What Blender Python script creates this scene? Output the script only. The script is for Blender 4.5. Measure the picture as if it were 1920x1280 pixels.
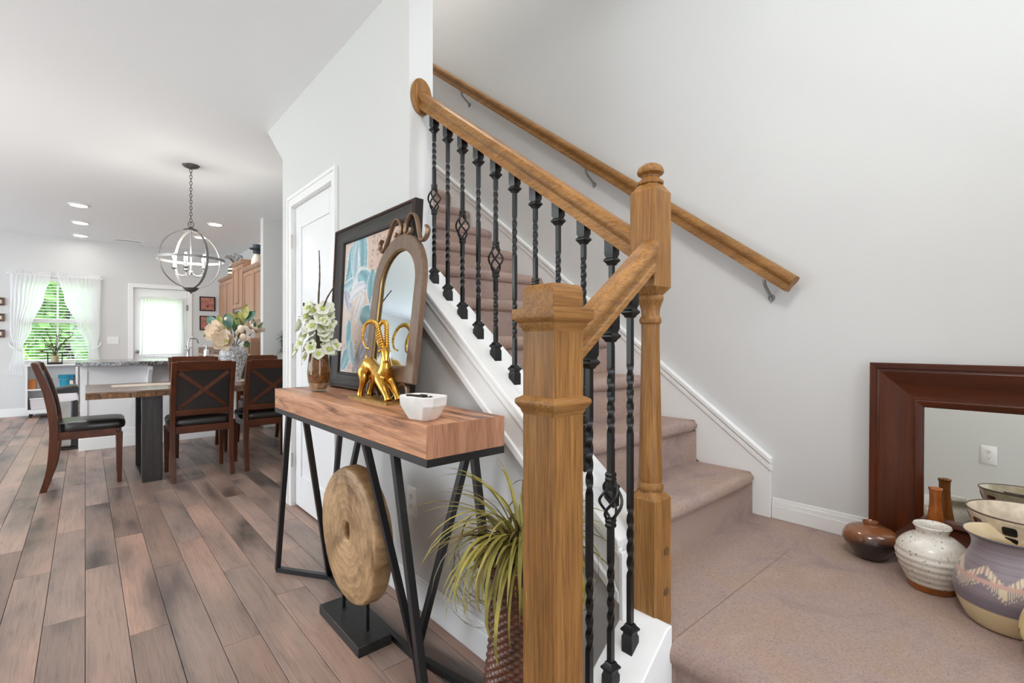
import bpy, bmesh, math, random
from mathutils import Vector, Matrix
random.seed(11)
for _o in list(bpy.data.objects):
    bpy.data.objects.remove(_o)
sc = bpy.context.scene
COL = sc.collection

# ------------------------------------------------------------------ camera
cam_d = bpy.data.cameras.new('camera')
cam_d.sensor_width = 36.0
cam_d.lens = 36.0 * 905.0 / 1920.0
cam_d.clip_start = 0.02
cam_d.clip_end = 200
cam = bpy.data.objects.new('camera', cam_d)
COL.objects.link(cam)
cam.location = (0, 0, 1.12)
cam.rotation_euler = (math.pi / 2, 0, -math.atan(800.0 / 905.0))
sc.camera = cam

# ------------------------------------------------------------------ world, exposure, large lights
world = bpy.data.worlds.new('world')
sc.world = world
world.use_nodes = True
_bg = world.node_tree.nodes['Background']
_bg.inputs[0].default_value = (0.82, 0.91, 1.0, 1)
_bg.inputs[1].default_value = 6.0
sc.view_settings.view_transform = 'Standard'
sc.view_settings.look = 'None'
sc.view_settings.gamma = 1.0
sc.view_settings.use_curve_mapping = False
sc.view_settings.exposure = 0.0
sc.cycles.max_bounces = 9
sc.cycles.diffuse_bounces = 5
sc.cycles.glossy_bounces = 4
sc.cycles.transparent_max_bounces = 12
sc.cycles.adaptive_threshold = 0.03
sc.cycles.sample_clamp_indirect = 6.0
LAMP = dict(foyer=38.0, upstairs=48.0, can=4.0, bulb=3.2, living=64.0)  # upstairs and living feed unseen lamps added as fill


def light(name, kind, loc, power, size=0.1, color=(1, 1, 1), parent=None):
    d = bpy.data.lights.new(name, kind)
    d.energy = power
    d.color = color
    if kind == 'AREA':
        d.shape = 'DISK'
        d.size = size
    else:
        d.shadow_soft_size = size
    o = bpy.data.objects.new(name, d)
    COL.objects.link(o)
    o.location = loc
    if parent:
        o.parent = parent
        o.location = Vector(loc) - parent.location
    return o


# ------------------------------------------------------------------ materials
MATS = {}


def _mat(name):
    m = bpy.data.materials.new(name)
    m.use_nodes = True
    nt = m.node_tree
    b = nt.nodes['Principled BSDF']
    MATS[name] = m
    return m, nt, b


def _noise(nt, vec, scale, detail=4, rough=0.5, dist=0.0):
    n = nt.nodes.new('ShaderNodeTexNoise')
    n.inputs['Scale'].default_value = scale
    n.inputs['Detail'].default_value = detail
    n.inputs['Roughness'].default_value = rough
    n.inputs['Distortion'].default_value = dist
    if vec is not None:
        nt.links.new(vec, n.inputs['Vector'])
    return n


def _ramp(nt, fac, stops):
    r = nt.nodes.new('ShaderNodeValToRGB')
    el = r.color_ramp.elements
    while len(el) < len(stops):
        el.new(0.5)
    for e, (p, c) in zip(el, stops):
        e.position = p
        e.color = (c[0], c[1], c[2], 1)
    nt.links.new(fac, r.inputs[0])
    return r


def _coord(nt, scale=(1, 1, 1), kind='Object', rnd=False):
    t = nt.nodes.new('ShaderNodeTexCoord')
    out = t.outputs[kind]
    if rnd:
        oi = nt.nodes.new('ShaderNodeObjectInfo')
        mu = nt.nodes.new('ShaderNodeMath')
        mu.operation = 'MULTIPLY'
        mu.inputs[1].default_value = 37.0
        nt.links.new(oi.outputs['Random'], mu.inputs[0])
        va = nt.nodes.new('ShaderNodeVectorMath')
        va.operation = 'ADD'
        nt.links.new(out, va.inputs[0])
        nt.links.new(mu.outputs[0], va.inputs[1])
        out = va.outputs[0]
    mp = nt.nodes.new('ShaderNodeMapping')
    mp.inputs['Scale'].default_value = scale
    nt.links.new(out, mp.inputs['Vector'])
    return mp.outputs[0]


def _bump(nt, b, h, strength, dist):
    bp = nt.nodes.new('ShaderNodeBump')
    bp.inputs['Strength'].default_value = strength
    bp.inputs['Distance'].default_value = dist
    nt.links.new(h, bp.inputs['Height'])
    nt.links.new(bp.outputs[0], b.inputs['Normal'])


def _mixc(nt, fac, a, b, mode='MIX'):
    m = nt.nodes.new('ShaderNodeMix')
    m.data_type = 'RGBA'
    m.blend_type = mode
    for s, v in ((0, fac), (6, a), (7, b)):
        if isinstance(v, (int, float)):
            m.inputs[s].default_value = v
        elif isinstance(v, tuple):
            m.inputs[s].default_value = (v[0], v[1], v[2], 1)
        else:
            nt.links.new(v, m.inputs[s])
    return m.outputs[2]


def plain(name, c, rough=0.5, metal=0.0, spec=0.5, var=0.0, vscale=6.0, bump=0.0, bscale=60.0, coat=0.0):
    m, nt, b = _mat(name)
    b.inputs['Base Color'].default_value = (c[0], c[1], c[2], 1)
    b.inputs['Roughness'].default_value = rough
    b.inputs['Metallic'].default_value = metal
    b.inputs['Specular IOR Level'].default_value = spec
    b.inputs['Coat Weight'].default_value = coat
    b.inputs['Coat Roughness'].default_value = 0.15
    if var:
        n = _noise(nt, _coord(nt), vscale, 5)
        lo = tuple(x * (1 - var) for x in c)
        hi = tuple(min(1, x * (1 + var)) for x in c)
        r = _ramp(nt, n.outputs[0], [(0.3, lo), (0.7, hi)])
        nt.links.new(r.outputs[0], b.inputs['Base Color'])
    if bump:
        n = _noise(nt, _coord(nt), bscale, 3)
        _bump(nt, b, n.outputs[0], bump, 0.01)
    return m


def wood(name, light_c, dark_c, axis='z', scale=14.0, stretch=14.0, rough=0.42, fine=0.35, coat=0.15, rnd=False, bump=0.12, bands=None):
    m, nt, b = _mat(name)
    k = [scale] * 3
    k['xyz'.index(axis)] = scale / stretch
    v = _coord(nt, tuple(k), rnd=rnd)
    n = _noise(nt, v, 1.0, 6, 0.6, 0.9)
    st = bands or [(0.30, dark_c), (0.52, tuple((a + c) / 2 for a, c in zip(light_c, dark_c))), (0.70, light_c)]
    r = _ramp(nt, n.outputs[0], st)
    k2 = [scale * 16] * 3
    k2['xyz'.index(axis)] = scale * 0.55
    n2 = _noise(nt, _coord(nt, tuple(k2), rnd=rnd), 1.0, 3, 0.6)
    r2 = _ramp(nt, n2.outputs[0], [(0.35, (1 - fine,) * 3), (0.6, (1, 1, 1))])
    c = _mixc(nt, 1.0, r.outputs[0], r2.outputs[0], 'MULTIPLY')
    nt.links.new(c, b.inputs['Base Color'])
    b.inputs['Roughness'].default_value = rough
    b.inputs['Coat Weight'].default_value = coat
    b.inputs['Coat Roughness'].default_value = 0.2
    b.inputs['Specular IOR Level'].default_value = 0.28
    _bump(nt, b, n2.outputs[0], bump, 0.004)
    return m


def vcol(name, rough=0.4, coat=0.0, bump=0.0, bscale=80):
    m, nt, b = _mat(name)
    a = nt.nodes.new('ShaderNodeVertexColor')
    a.layer_name = 'Col'
    nt.links.new(a.outputs[0], b.inputs['Base Color'])
    b.inputs['Roughness'].default_value = rough
    b.inputs['Coat Weight'].default_value = coat
    if bump:
        n = _noise(nt, _coord(nt), bscale, 3)
        _bump(nt, b, n.outputs[0], bump, 0.004)
    return m


def emit(name, c, s):
    m, nt, b = _mat(name)
    b.inputs['Base Color'].default_value = (c[0], c[1], c[2], 1)
    b.inputs['Emission Color'].default_value = (c[0], c[1], c[2], 1)
    b.inputs['Emission Strength'].default_value = s
    return m


def glass(name, c=(1, 1, 1), rough=0.0, tint=0.12):
    # thin clear glass: mostly see-through with a sharp reflection
    m, nt, b = _mat(name)
    out = nt.nodes['Material Output']
    tr = nt.nodes.new('ShaderNodeBsdfTransparent')
    tr.inputs[0].default_value = (c[0], c[1], c[2], 1)
    gl = nt.nodes.new('ShaderNodeBsdfGlossy')
    gl.inputs['Roughness'].default_value = rough
    lw = nt.nodes.new('ShaderNodeLayerWeight')
    pw = nt.nodes.new('ShaderNodeMath')
    pw.operation = 'POWER'
    pw.inputs[1].default_value = 4.0
    nt.links.new(lw.outputs['Facing'], pw.inputs[0])
    fr = nt.nodes.new('ShaderNodeMath')
    fr.operation = 'MULTIPLY_ADD'
    fr.inputs[1].default_value = 0.55
    fr.inputs[2].default_value = 0.04
    nt.links.new(pw.outputs[0], fr.inputs[0])
    mx = nt.nodes.new('ShaderNodeMixShader')
    nt.links.new(fr.outputs[0], mx.inputs[0])
    nt.links.new(tr.outputs[0], mx.inputs[1])
    nt.links.new(gl.outputs[0], mx.inputs[2])
    nt.links.new(mx.outputs[0], out.inputs[0])
    return m


def sheer(name, c, opacity):
    m, nt, b = _mat(name)
    out = nt.nodes['Material Output']
    tr = nt.nodes.new('ShaderNodeBsdfTransparent')
    df = nt.nodes.new('ShaderNodeBsdfDiffuse')
    df.inputs[0].default_value = (c[0], c[1], c[2], 1)
    tl = nt.nodes.new('ShaderNodeBsdfTranslucent')
    tl.inputs[0].default_value = (c[0], c[1], c[2], 1)
    m1 = nt.nodes.new('ShaderNodeMixShader')
    m1.inputs[0].default_value = 0.5
    nt.links.new(df.outputs[0], m1.inputs[1])
    nt.links.new(tl.outputs[0], m1.inputs[2])
    m2 = nt.nodes.new('ShaderNodeMixShader')
    m2.inputs[0].default_value = opacity
    nt.links.new(tr.outputs[0], m2.inputs[1])
    nt.links.new(m1.outputs[0], m2.inputs[2])
    nt.links.new(m2.outputs[0], out.inputs[0])
    return m


def carpet(name):
    m, nt, b = _mat(name)
    v = _coord(nt)
    big = _noise(nt, v, 4.5, 5, 0.6, 0.6)
    mid = _noise(nt, v, 190.0, 4, 0.8)
    fin = _noise(nt, v, 420.0, 2, 0.7)
    base = _ramp(nt, big.outputs[0], [(0.32, (0.560, 0.375, 0.315)), (0.46, (0.690, 0.480, 0.405)), (0.58, (0.700, 0.470, 0.345)), (0.70, (0.760, 0.540, 0.440))])
    sp = _ramp(nt, mid.outputs[0], [(0.30, (0.36, 0.35, 0.38)), (0.42, (0.88, 0.87, 0.88)), (0.66, (1.20, 1.18, 1.15))])
    c = _mixc(nt, 0.85, base.outputs[0], sp.outputs[0], 'MULTIPLY')
    nt.links.new(c, b.inputs['Base Color'])
    b.inputs['Roughness'].default_value = 1.0
    b.inputs['Specular IOR Level'].default_value = 0.05
    b.inputs['Sheen Weight'].default_value = 0.25
    b.inputs['Sheen Roughness'].default_value = 0.6
    mx = nt.nodes.new('ShaderNodeMath')
    mx.operation = 'ADD'
    nt.links.new(mid.outputs[0], mx.inputs[0])
    nt.links.new(fin.outputs[0], mx.inputs[1])
    _bump(nt, b, mx.outputs[0], 0.9, 0.012)
    return m


def granite(name, cols, scale=160):
    m, nt, b = _mat(name)
    n = _noise(nt, _coord(nt), scale, 4, 0.75)
    r = _ramp(nt, n.outputs[0], [(0.36, cols[0]), (0.47, cols[1]), (0.56, cols[2]), (0.68, cols[3])])
    nt.links.new(r.outputs[0], b.inputs['Base Color'])
    b.inputs['Roughness'].default_value = 0.15
    return m


def plank_mat(name):
    m, nt, b = _mat(name)
    oi = nt.nodes.new('ShaderNodeObjectInfo')
    tone = _ramp(nt, oi.outputs['Random'], [(0.0, (0.235, 0.160, 0.128)), (0.22, (0.360, 0.262, 0.218)), (0.45, (0.405, 0.262, 0.202)),
                                          (0.62, (0.255, 0.192, 0.165)), (0.80, (0.420, 0.305, 0.252)), (1.0, (0.320, 0.215, 0.172))])
    blot = _noise(nt, _coord(nt, (4.5, 1.1, 1), rnd=True), 1.0, 3, 0.5, 0.3)
    rb = _ramp(nt, blot.outputs[0], [(0.34, (0.30, 0.30, 0.31)), (0.47, (0.82, 0.82, 0.83)), (0.66, (1.22, 1.13, 1.08))])
    gr = _noise(nt, _coord(nt, (110, 4.0, 1), rnd=True), 1.0, 5, 0.62, 1.4)
    rg = _ramp(nt, gr.outputs[0], [(0.34, (0.70, 0.69, 0.68)), (0.5, (1, 1, 1)), (0.7, (1.12, 1.11, 1.10))])
    c = _mixc(nt, 1.0, tone.outputs[0], rb.outputs[0], 'MULTIPLY')
    c = _mixc(nt, 0.85, c, rg.outputs[0], 'MULTIPLY')
    nt.links.new(c, b.inputs['Base Color'])
    b.inputs['Roughness'].default_value = 0.36
    b.inputs['Specular IOR Level'].default_value = 0.4
    _bump(nt, b, gr.outputs[0], 0.12, 0.004)
    return m


def build_mats():
    plain('wall_paint', (0.668, 0.668, 0.655), 0.85, spec=0.2, bump=0.03, bscale=220)
    plain('ceiling_paint', (0.845, 0.86, 0.875), 0.9, spec=0.1)
    plain('trim_white', (0.86, 0.86, 0.85), 0.35, spec=0.4)
    plain('door_white', (0.84, 0.845, 0.85), 0.3, spec=0.5)
    plain('slab_dark', (0.05, 0.04, 0.035), 0.9)
    plank_mat('plank')
    carpet('carpet')
    oak_l, oak_d = (0.410, 0.200, 0.060), (0.230, 0.100, 0.026)
    for ax in 'xyz':
        wood('oak_' + ax, oak_l, oak_d, ax, 16, 20, rough=0.44, fine=0.42, coat=0.0)
    plain('oak_plug', (0.12, 0.060, 0.024), 0.5)
    plain('iron', (0.0045, 0.0042, 0.0045), 0.36, metal=0.0, spec=0.42)
    plain('black_metal', (0.008, 0.008, 0.009), 0.38, metal=0.0, spec=0.6)
    plain('black_base', (0.016, 0.015, 0.015), 0.45, spec=0.5, var=0.4, vscale=30)
    wood('console_wood', (0.62, 0.335, 0.205), (0.40, 0.185, 0.105), 'y', 22, 13, rough=0.45, fine=0.25, coat=0.1,
         bands=[(0.38, (0.17, 0.066, 0.034)), (0.45, (0.44, 0.200, 0.105)), (0.54, (0.66, 0.325, 0.180)), (0.72, (0.74, 0.41, 0.25))])
    wood('console_end', (0.66, 0.35, 0.215), (0.36, 0.160, 0.090), 'z', 30, 14, rough=0.45, fine=0.3, coat=0.1)
    wood('log_wood', (0.58, 0.37, 0.19), (0.30, 0.16, 0.07), 'x', 14, 3, rough=0.6, fine=0.3, coat=0.05)
    wood('chair_wood', (0.150, 0.037, 0.008), (0.042, 0.010, 0.003), 'z', 10, 10, rough=0.3, fine=0.2, coat=0.15)
    wood('chair_wood_x', (0.150, 0.037, 0.008), (0.042, 0.010, 0.003), 'x', 10, 10, rough=0.3, fine=0.2, coat=0.15)
    plain('leather', (0.016, 0.013, 0.012), 0.3, spec=0.55, bump=0.04, bscale=120)
    wood('table_wood', (0.36, 0.20, 0.115), (0.13, 0.065, 0.035), 'x', 8, 8, rough=0.16, fine=0.2, coat=0.5)
    wood('live_edge', (0.42, 0.21, 0.09), (0.05, 0.024, 0.012), 'z', 40, 4, rough=0.5, fine=0.4)
    wood('dark_post', (0.060, 0.050, 0.046), (0.026, 0.021, 0.020), 'z', 18, 18, rough=0.35, fine=0.3)
    wood('cabinet_wood', (0.43, 0.245, 0.155), (0.34, 0.185, 0.115), 'z', 8, 14, rough=0.4, fine=0.12)
    plain('cabinet_dark', (0.10, 0.045, 0.03), 0.5)
    wood('mirror_wood_y', (0.118, 0.027, 0.006), (0.048, 0.010, 0.003), 'y', 8, 10, rough=0.3, fine=0.15, coat=0.12)
    wood('mirror_wood_z', (0.118, 0.027, 0.006), (0.048, 0.010, 0.003), 'z', 8, 10, rough=0.3, fine=0.15, coat=0.12)
    wood('arch_wood', (0.225, 0.142, 0.092), (0.145, 0.088, 0.056), 'z', 24, 10, rough=0.4, fine=0.35)
    plain('bronze', (0.250, 0.165, 0.105), 0.38, metal=0.75)
    plain('dark_frame', (0.022, 0.016, 0.014), 0.5, spec=0.25)
    plain('frame_bead', (0.075, 0.035, 0.020), 0.4)
    m, nt, b = _mat('mirror_glass')
    b.inputs['Base Color'].default_value = (0.79, 0.81, 0.76, 1)
    b.inputs['Metallic'].default_value = 1.0
    b.inputs['Roughness'].default_value = 0.01
    m, nt, b = _mat('mirror_glass_dimmed')
    b.inputs['Base Color'].default_value = (0.66, 0.73, 0.74, 1)  # glass colour darkened to dim what it reflects
    b.inputs['Metallic'].default_value = 1.0
    b.inputs['Roughness'].default_value = 0.01
    plain('gold', (0.72, 0.41, 0.085), 0.22, metal=1.0, var=0.25, vscale=30)
    plain('gold_dull', (0.42, 0.27, 0.09), 0.38, metal=0.9, var=0.3, vscale=40)
    plain('nickel', (0.55, 0.52, 0.48), 0.3, metal=1.0)
    plain('pewter', (0.30, 0.29, 0.28), 0.42, metal=0.85)
    plain('pewter_dark', (0.115, 0.108, 0.105), 0.45, metal=0.6)
    plain('chrome', (0.80, 0.80, 0.82), 0.12, metal=1.0)
    plain('steel', (0.52, 0.50, 0.47), 0.28, metal=1.0)
    plain('black_plastic', (0.012, 0.012, 0.013), 0.35)
    plain('white_plastic', (0.84, 0.84, 0.82), 0.35)
    plain('slot_dark', (0.03, 0.03, 0.03), 0.6)
    plain('white_enamel', (0.82, 0.83, 0.84), 0.4)
    plain('stone_white', (0.80, 0.775, 0.735), 0.55, var=0.14, vscale=9, bump=0.15, bscale=24)
    plain('keys_dark', (0.030, 0.020, 0.015), 0.4, metal=0.4)
    glass('clear_glass', (0.96, 0.98, 0.97))
    glass('vase_glass', (0.90, 0.86, 0.80))
    plain('moss_fill', (0.30, 0.135, 0.035), 0.9, var=0.6, vscale=70, bump=1.0, bscale=110)
    plain('pebble_fill', (0.55, 0.42, 0.32), 0.8, var=0.4, vscale=60, bump=1.0, bscale=70)
    plain('petal_white', (0.83, 0.83, 0.70), 0.6, spec=0.2)
    plain('petal_green', (0.52, 0.60, 0.14), 0.6)
    plain('petal_cream', (0.82, 0.70, 0.57), 0.6, var=0.13, vscale=9)
    plain('leaf_green', (0.060, 0.135, 0.045), 0.45, var=0.35, vscale=14)
    plain('leaf_teal', (0.075, 0.165, 0.125), 0.4, var=0.3, vscale=14)
    plain('leaf_olive', (0.235, 0.225, 0.035), 0.45, var=0.3, vscale=16)
    plain('twig', (0.095, 0.065, 0.045), 0.8, var=0.4, vscale=80)
    plain('grass_olive', (0.300, 0.255, 0.050), 0.55, var=0.35, vscale=18)
    plain('grass_dark', (0.155, 0.105, 0.035), 0.6, var=0.4, vscale=18)
    plain('wicker', (0.105, 0.034, 0.014), 0.34, var=0.6, vscale=30, coat=0.25)
    plain('wicker_dark', (0.020, 0.010, 0.007), 0.6)
    vcol('painted_canvas', 0.6, bump=0.1, bscale=220)
    vcol('glazed_paint', 0.35, 0.25)
    vcol('glazed_gloss', 0.14, 0.6)
    plain('amber_glaze', (0.30, 0.085, 0.012), 0.15, var=0.5, vscale=18, coat=0.6)
    plain('granite_edge', (0.2, 0.2, 0.2), 0.2)
    granite('granite', [(0.01, 0.01, 0.012), (0.06, 0.055, 0.055), (0.28, 0.26, 0.25), (0.55, 0.52, 0.50)], 55)
    granite('granite_brown', [(0.10, 0.06, 0.05), (0.28, 0.19, 0.15), (0.44, 0.33, 0.27), (0.58, 0.48, 0.42)], 60)
    granite('silver_weave', [(0.05, 0.05, 0.055), (0.32, 0.32, 0.34), (0.72, 0.72, 0.74), (0.88, 0.88, 0.90)], 90)
    sheer('sheer_curtain', (0.94, 0.94, 0.95), 0.90)
    sheer('sheer_door', (0.95, 0.95, 0.96), 0.96)
    plain('bucket_blue', (0.020, 0.290, 0.440), 0.35)
    plain('tag_cream', (0.75, 0.68, 0.55), 0.7)
    plain('orange_box', (0.50, 0.17, 0.03), 0.6)
    plain('bag_white', (0.72, 0.68, 0.70), 0.5)
    plain('art_red', (0.44, 0.170, 0.125), 0.6, var=0.5, vscale=16)
    plain('runner_cloth', (0.66, 0.58, 0.50), 0.9, bump=0.2, bscale=200)
    plain('foliage', (0.200, 0.400, 0.090), 0.7, var=0.5, vscale=4)
    plain('foliage_light', (0.40, 0.60, 0.18), 0.7, var=0.4, vscale=4)
    plain('bark', (0.055, 0.040, 0.030), 0.9)
    plain('lawn', (0.30, 0.48, 0.14), 0.9, var=0.4, vscale=2)
    plain('berry', (0.16, 0.025, 0.055), 0.6)
    plain('stripe_black', (0.02, 0.02, 0.022), 0.5)
    plain('stripe_cream', (0.78, 0.72, 0.62), 0.5)
    plain('figure_blue', (0.045, 0.060, 0.075), 0.7)
    emit('lamp_lens', (1.0, 0.97, 0.92), 9.0)
    emit('bulb_glow', (1.0, 0.96, 0.90), 22.0)


build_mats()


# ------------------------------------------------------------------ mesh helper
class MB:
    def __init__(s):
        s.v, s.f, s.col = [], [], []

    def add(s, vs, fs, M=None, cols=None):
        o = len(s.v)
        s.v += [tuple(M @ Vector(p)) if M else tuple(p) for p in vs]
        s.f += [tuple(i + o for i in f) for f in fs]
        if cols:
            s.col += cols
        return s

    def box(s, x0, x1, y0, y1, z0, z1, M=None):
        vs = [(x, y, z) for z in (z0, z1) for y in (y0, y1) for x in (x0, x1)]
        return s.add(vs, [(0, 2, 3, 1), (4, 5, 7, 6), (0, 1, 5, 4), (2, 6, 7, 3), (0, 4, 6, 2), (1, 3, 7, 5)], M)

    def prism(s, poly, axis, a, b, M=None):
        n = len(poly)

        def P(p, t):
            return {'x': (t, p[0], p[1]), 'y': (p[0], t, p[1]), 'z': (p[0], p[1], t)}[axis]
        vs = [P(p, a) for p in poly] + [P(p, b) for p in poly]
        fs = [tuple(range(n)), tuple(range(2 * n - 1, n - 1, -1))]
        fs += [(i, (i + 1) % n, n + (i + 1) % n, n + i) for i in range(n)]
        return s.add(vs, fs, M)

    def loft(s, rings, caps=True, closed=False, M=None):
        n = len(rings[0])
        vs = [p for r in rings for p in r]
        fs = []
        k = len(rings)
        for i in range(k if closed else k - 1):
            a, b = i * n, ((i + 1) % k) * n
            fs += [(a + j, a + (j + 1) % n, b + (j + 1) % n, b + j) for j in range(n)]
        if caps and not closed:
            fs += [tuple(range(n - 1, -1, -1)), tuple((k - 1) * n + j for j in range(n))]
        return s.add(vs, fs, M)

    def lathe(s, prof, n=28, c=(0, 0, 0), M=None, fn=None, colfn=None):
        rings, cols = [], []
        for i, (r, z) in enumerate(prof):
            ring = []
            for j in range(n):
                t = 2 * math.pi * j / n
                rr = fn(r, z, t, i) if fn else r
                ring.append((c[0] + rr * math.cos(t), c[1] + rr * math.sin(t), c[2] + z))
                if colfn:
                    cols.append(colfn(r, z, t, i))
            rings.append(ring)
        s.loft(rings, True, False, M)
        s.col += cols
        return s

    def tube(s, pts, r, n=8, closed=False, M=None, flat=None, up=None):
        pts = [Vector(p) for p in pts]
        k = len(pts)
        rs = r if isinstance(r, (list, tuple)) else [r] * k
        T = []
        for i in range(k):
            a = pts[(i - 1) % k] if (closed or i > 0) else pts[i]
            b = pts[(i + 1) % k] if (closed or i < k - 1) else pts[i]
            T.append((b - a).normalized())
        u = Vector(up) if up else (Vector((0, 0, 1)) if abs(T[0].z) < 0.9 else Vector((1, 0, 0)))
        rings = []
        for i in range(k):
            u = (u - T[i] * u.dot(T[i]))
            if u.length < 1e-6:
                u = T[i].orthogonal()
            u.normalize()
            w = T[i].cross(u)
            ring = []
            for j in range(n):
                t = 2 * math.pi * (j + 0.5) / n
                cu, cw = math.cos(t) * rs[i], math.sin(t) * rs[i]
                if flat:
                    cu, cw = cu * flat[0], cw * flat[1]
                ring.append(tuple(pts[i] + u * cu + w * cw))
            rings.append(ring)
        return s.loft(rings, True, closed, M)

    def bar(s, a, b, w, d, up=(0, 0, 1), M=None):
        # rectangular bar between two points: w sideways, d along 'up'
        a, b = Vector(a), Vector(b)
        t = (b - a).normalized()
        u = Vector(up)
        u = (u - t * u.dot(t)).normalized()
        q = t.cross(u)
        rings = [[tuple(p + q * (w / 2 * i) + u * (d / 2 * j)) for i, j in ((-1, -1), (1, -1), (1, 1), (-1, 1))] for p in (a, b)]
        return s.loft(rings, True, False, M)

    def sphere(s, c, r, n=12, m=8, sc=(1, 1, 1), M=None):
        rings = []
        for i in range(1, m):
            p = math.pi * i / m
            rings.append([(c[0] + sc[0] * r * math.sin(p) * math.cos(2 * math.pi * j / n),
                           c[1] + sc[1] * r * math.sin(p) * math.sin(2 * math.pi * j / n),
                           c[2] - sc[2] * r * math.cos(p)) for j in range(n)])
        return s.loft(rings, True, False, M)

    def mesh(s, name, off=(0, 0, 0), sharp=38, doubles=True):
        me = bpy.data.meshes.new(name)
        me.from_pydata([(p[0] - off[0], p[1] - off[1], p[2] - off[2]) for p in s.v], [], s.f)
        if s.col:
            at = me.color_attributes.new('Col', 'FLOAT_COLOR', 'POINT')
            for i, c in enumerate(s.col):
                at.data[i].color = (c[0], c[1], c[2], 1)
        bm = bmesh.new()
        bm.from_mesh(me)
        bmesh.ops.recalc_face_normals(bm, faces=bm.faces)
        bm.to_mesh(me)
        bm.free()
        me.shade_smooth()
        me.set_sharp_from_angle(angle=math.radians(sharp))
        return me

    def build(s, name, mat, parent=None, bevel=0.0, local=False, sharp=38, origin=None, seg=2):
        """Link as one mesh object. World coordinates unless local=True (then relative to the parent)."""
        if local:
            off = (0, 0, 0)
        elif parent is not None:
            q = parent
            off = Vector((0, 0, 0))
            while q is not None:
                off = off + q.location
                q = q.parent
        elif origin is not None:
            off = origin
        else:
            xs, ys, zs = zip(*s.v)
            off = ((min(xs) + max(xs)) / 2, (min(ys) + max(ys)) / 2, min(zs))
        me = s.mesh(name, off, sharp)
        mats = mat if isinstance(mat, (list, tuple)) else [mat]
        for m in mats:
            me.materials.append(MATS[m])
        o = bpy.data.objects.new(name, me)
        COL.objects.link(o)
        if parent is not None:
            o.parent = parent
        elif not local:
            o.location = off
        if bevel:
            b = o.modifiers.new('bevel', 'BEVEL')
            b.width = bevel
            b.segments = seg
            b.limit_method = 'ANGLE'
            b.angle_limit = math.radians(40)
        return o


def tag(o, label=None, cat=None, group=None, kind=None):
    if label:
        o['label'] = label
    if cat:
        o['category'] = cat
    if group:
        o['group'] = group
    if kind:
        o['kind'] = kind
    return o


def thing(name, loc, label, cat, group=None, rz=0.0):
    o = bpy.data.objects.new(name, None)
    COL.objects.link(o)
    o.empty_display_size = 0.05
    o.location = loc
    o.rotation_euler = (0, 0, rz)
    return tag(o, label, cat, group)


def struct(name, mb, mat, bevel=0.0, **k):
    o = mb.build(name, mat, None, bevel, **k)
    o['kind'] = 'structure'
    return o


def copy_tree(o, parent=None):
    c = o.copy()
    COL.objects.link(c)
    if parent is not None:
        c.parent = parent
    for ch in list(o.children):
        copy_tree(ch, c)
    return c


def curve_pts(ctrl, n=8):
    """Catmull-Rom through control points."""
    P = [Vector(p) for p in ctrl]
    P = [P[0] * 2 - P[1]] + P + [P[-1] * 2 - P[-2]]
    out = []
    for i in range(1, len(P) - 2):
        for k in range(n):
            t = k / n
            a, b, c, d = P[i - 1], P[i], P[i + 1], P[i + 2]
            out.append(0.5 * ((2 * b) + (c - a) * t + (2 * a - 5 * b + 4 * c - d) * t * t + (3 * b - a - 3 * c + d) * t ** 3))
    out.append(P[-2])
    return out

# ================================================================== STRUCTURE
CH = 2.74                                   # ceiling height
ZL = 0.381                                  # landing height
RIS, RUN = 0.1905, 0.254
KW0, KW1 = 1.06, 1.18                       # knee wall / console wall faces


def cap_z(y):                               # top of the sloping knee wall cap
    return 1.365 + 0.765 * (y - 1.754)


def rail_z(y):                              # underside of the stair rail
    return 2.075 + 0.728 * (y - 1.771)


floor = struct('floor', MB().box(-4.2, 3.4, -2.0, 10.45, -0.06, -0.013), 'slab_dark', origin=(0, 0, 0))

# planks: 1.22 m x 0.126 m boards, each a part of the floor
PW, PL = 0.126, 1.22
_g = 0.0009
_pm = MB()
_c = 0.0012
_pm.loft([[(_g, _g, -0.012), (PW - _g, _g, -0.012), (PW - _g, PL - _g, -0.012), (_g, PL - _g, -0.012)],
          [(_g, _g, -_c), (PW - _g, _g, -_c), (PW - _g, PL - _g, -_c), (_g, PL - _g, -_c)],
          [(_g + _c, _g + _c, 0), (PW - _g - _c, _g + _c, 0), (PW - _g - _c, PL - _g - _c, 0), (_g + _c, PL - _g - _c, 0)]])
_pmesh = _pm.mesh('plank', sharp=20)
_pmesh.materials.append(MATS['plank'])
_phase = {-3: 3.68, -2: 3.248, -1: 2.634, 0: 3.16, 1: 2.338, 2: 2.95, 3: 2.026, 4: 2.69}
_spots = []
for i in range(-32, 26):
    ph = _phase.get(i, (i * 0.457) % PL) % PL
    y = -2.0 + (ph + 2.0) % PL - PL
    while y < 10.3:
        x0 = i * PW
        yc = y + PL / 2
        ok = x0 < 1.05 or yc > 3.2
        if ok:
            d = (x0 + PW / 2) * 0.6624 + yc * 0.7492
            l = (x0 + PW / 2) * 0.7492 - yc * 0.6624
            seen = d > 0.5 and abs(l / max(d, 0.01)) < 1.18 and x0 > -1.6
            _spots.append((0 if seen else 1, math.hypot(x0, yc), x0, y))
        y += PL
_spots.sort()
_rest = MB()
for k, (a, d, x0, y) in enumerate(_spots):
    if k < 298 and a == 0:
        o = bpy.data.objects.new('plank', _pmesh)
        COL.objects.link(o)
        o.parent = floor
        o.location = (x0, y, 0)
    else:
        _rest.loft([[(x0 + _g, y + _g, z), (x0 + PW - _g, y + _g, z), (x0 + PW - _g, y + PL - _g, z), (x0 + _g, y + PL - _g, z)] for z in (-0.012, 0)])
_r = _rest.build('plank_field', 'plank', floor)
_r['kind'] = 'stuff'

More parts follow.
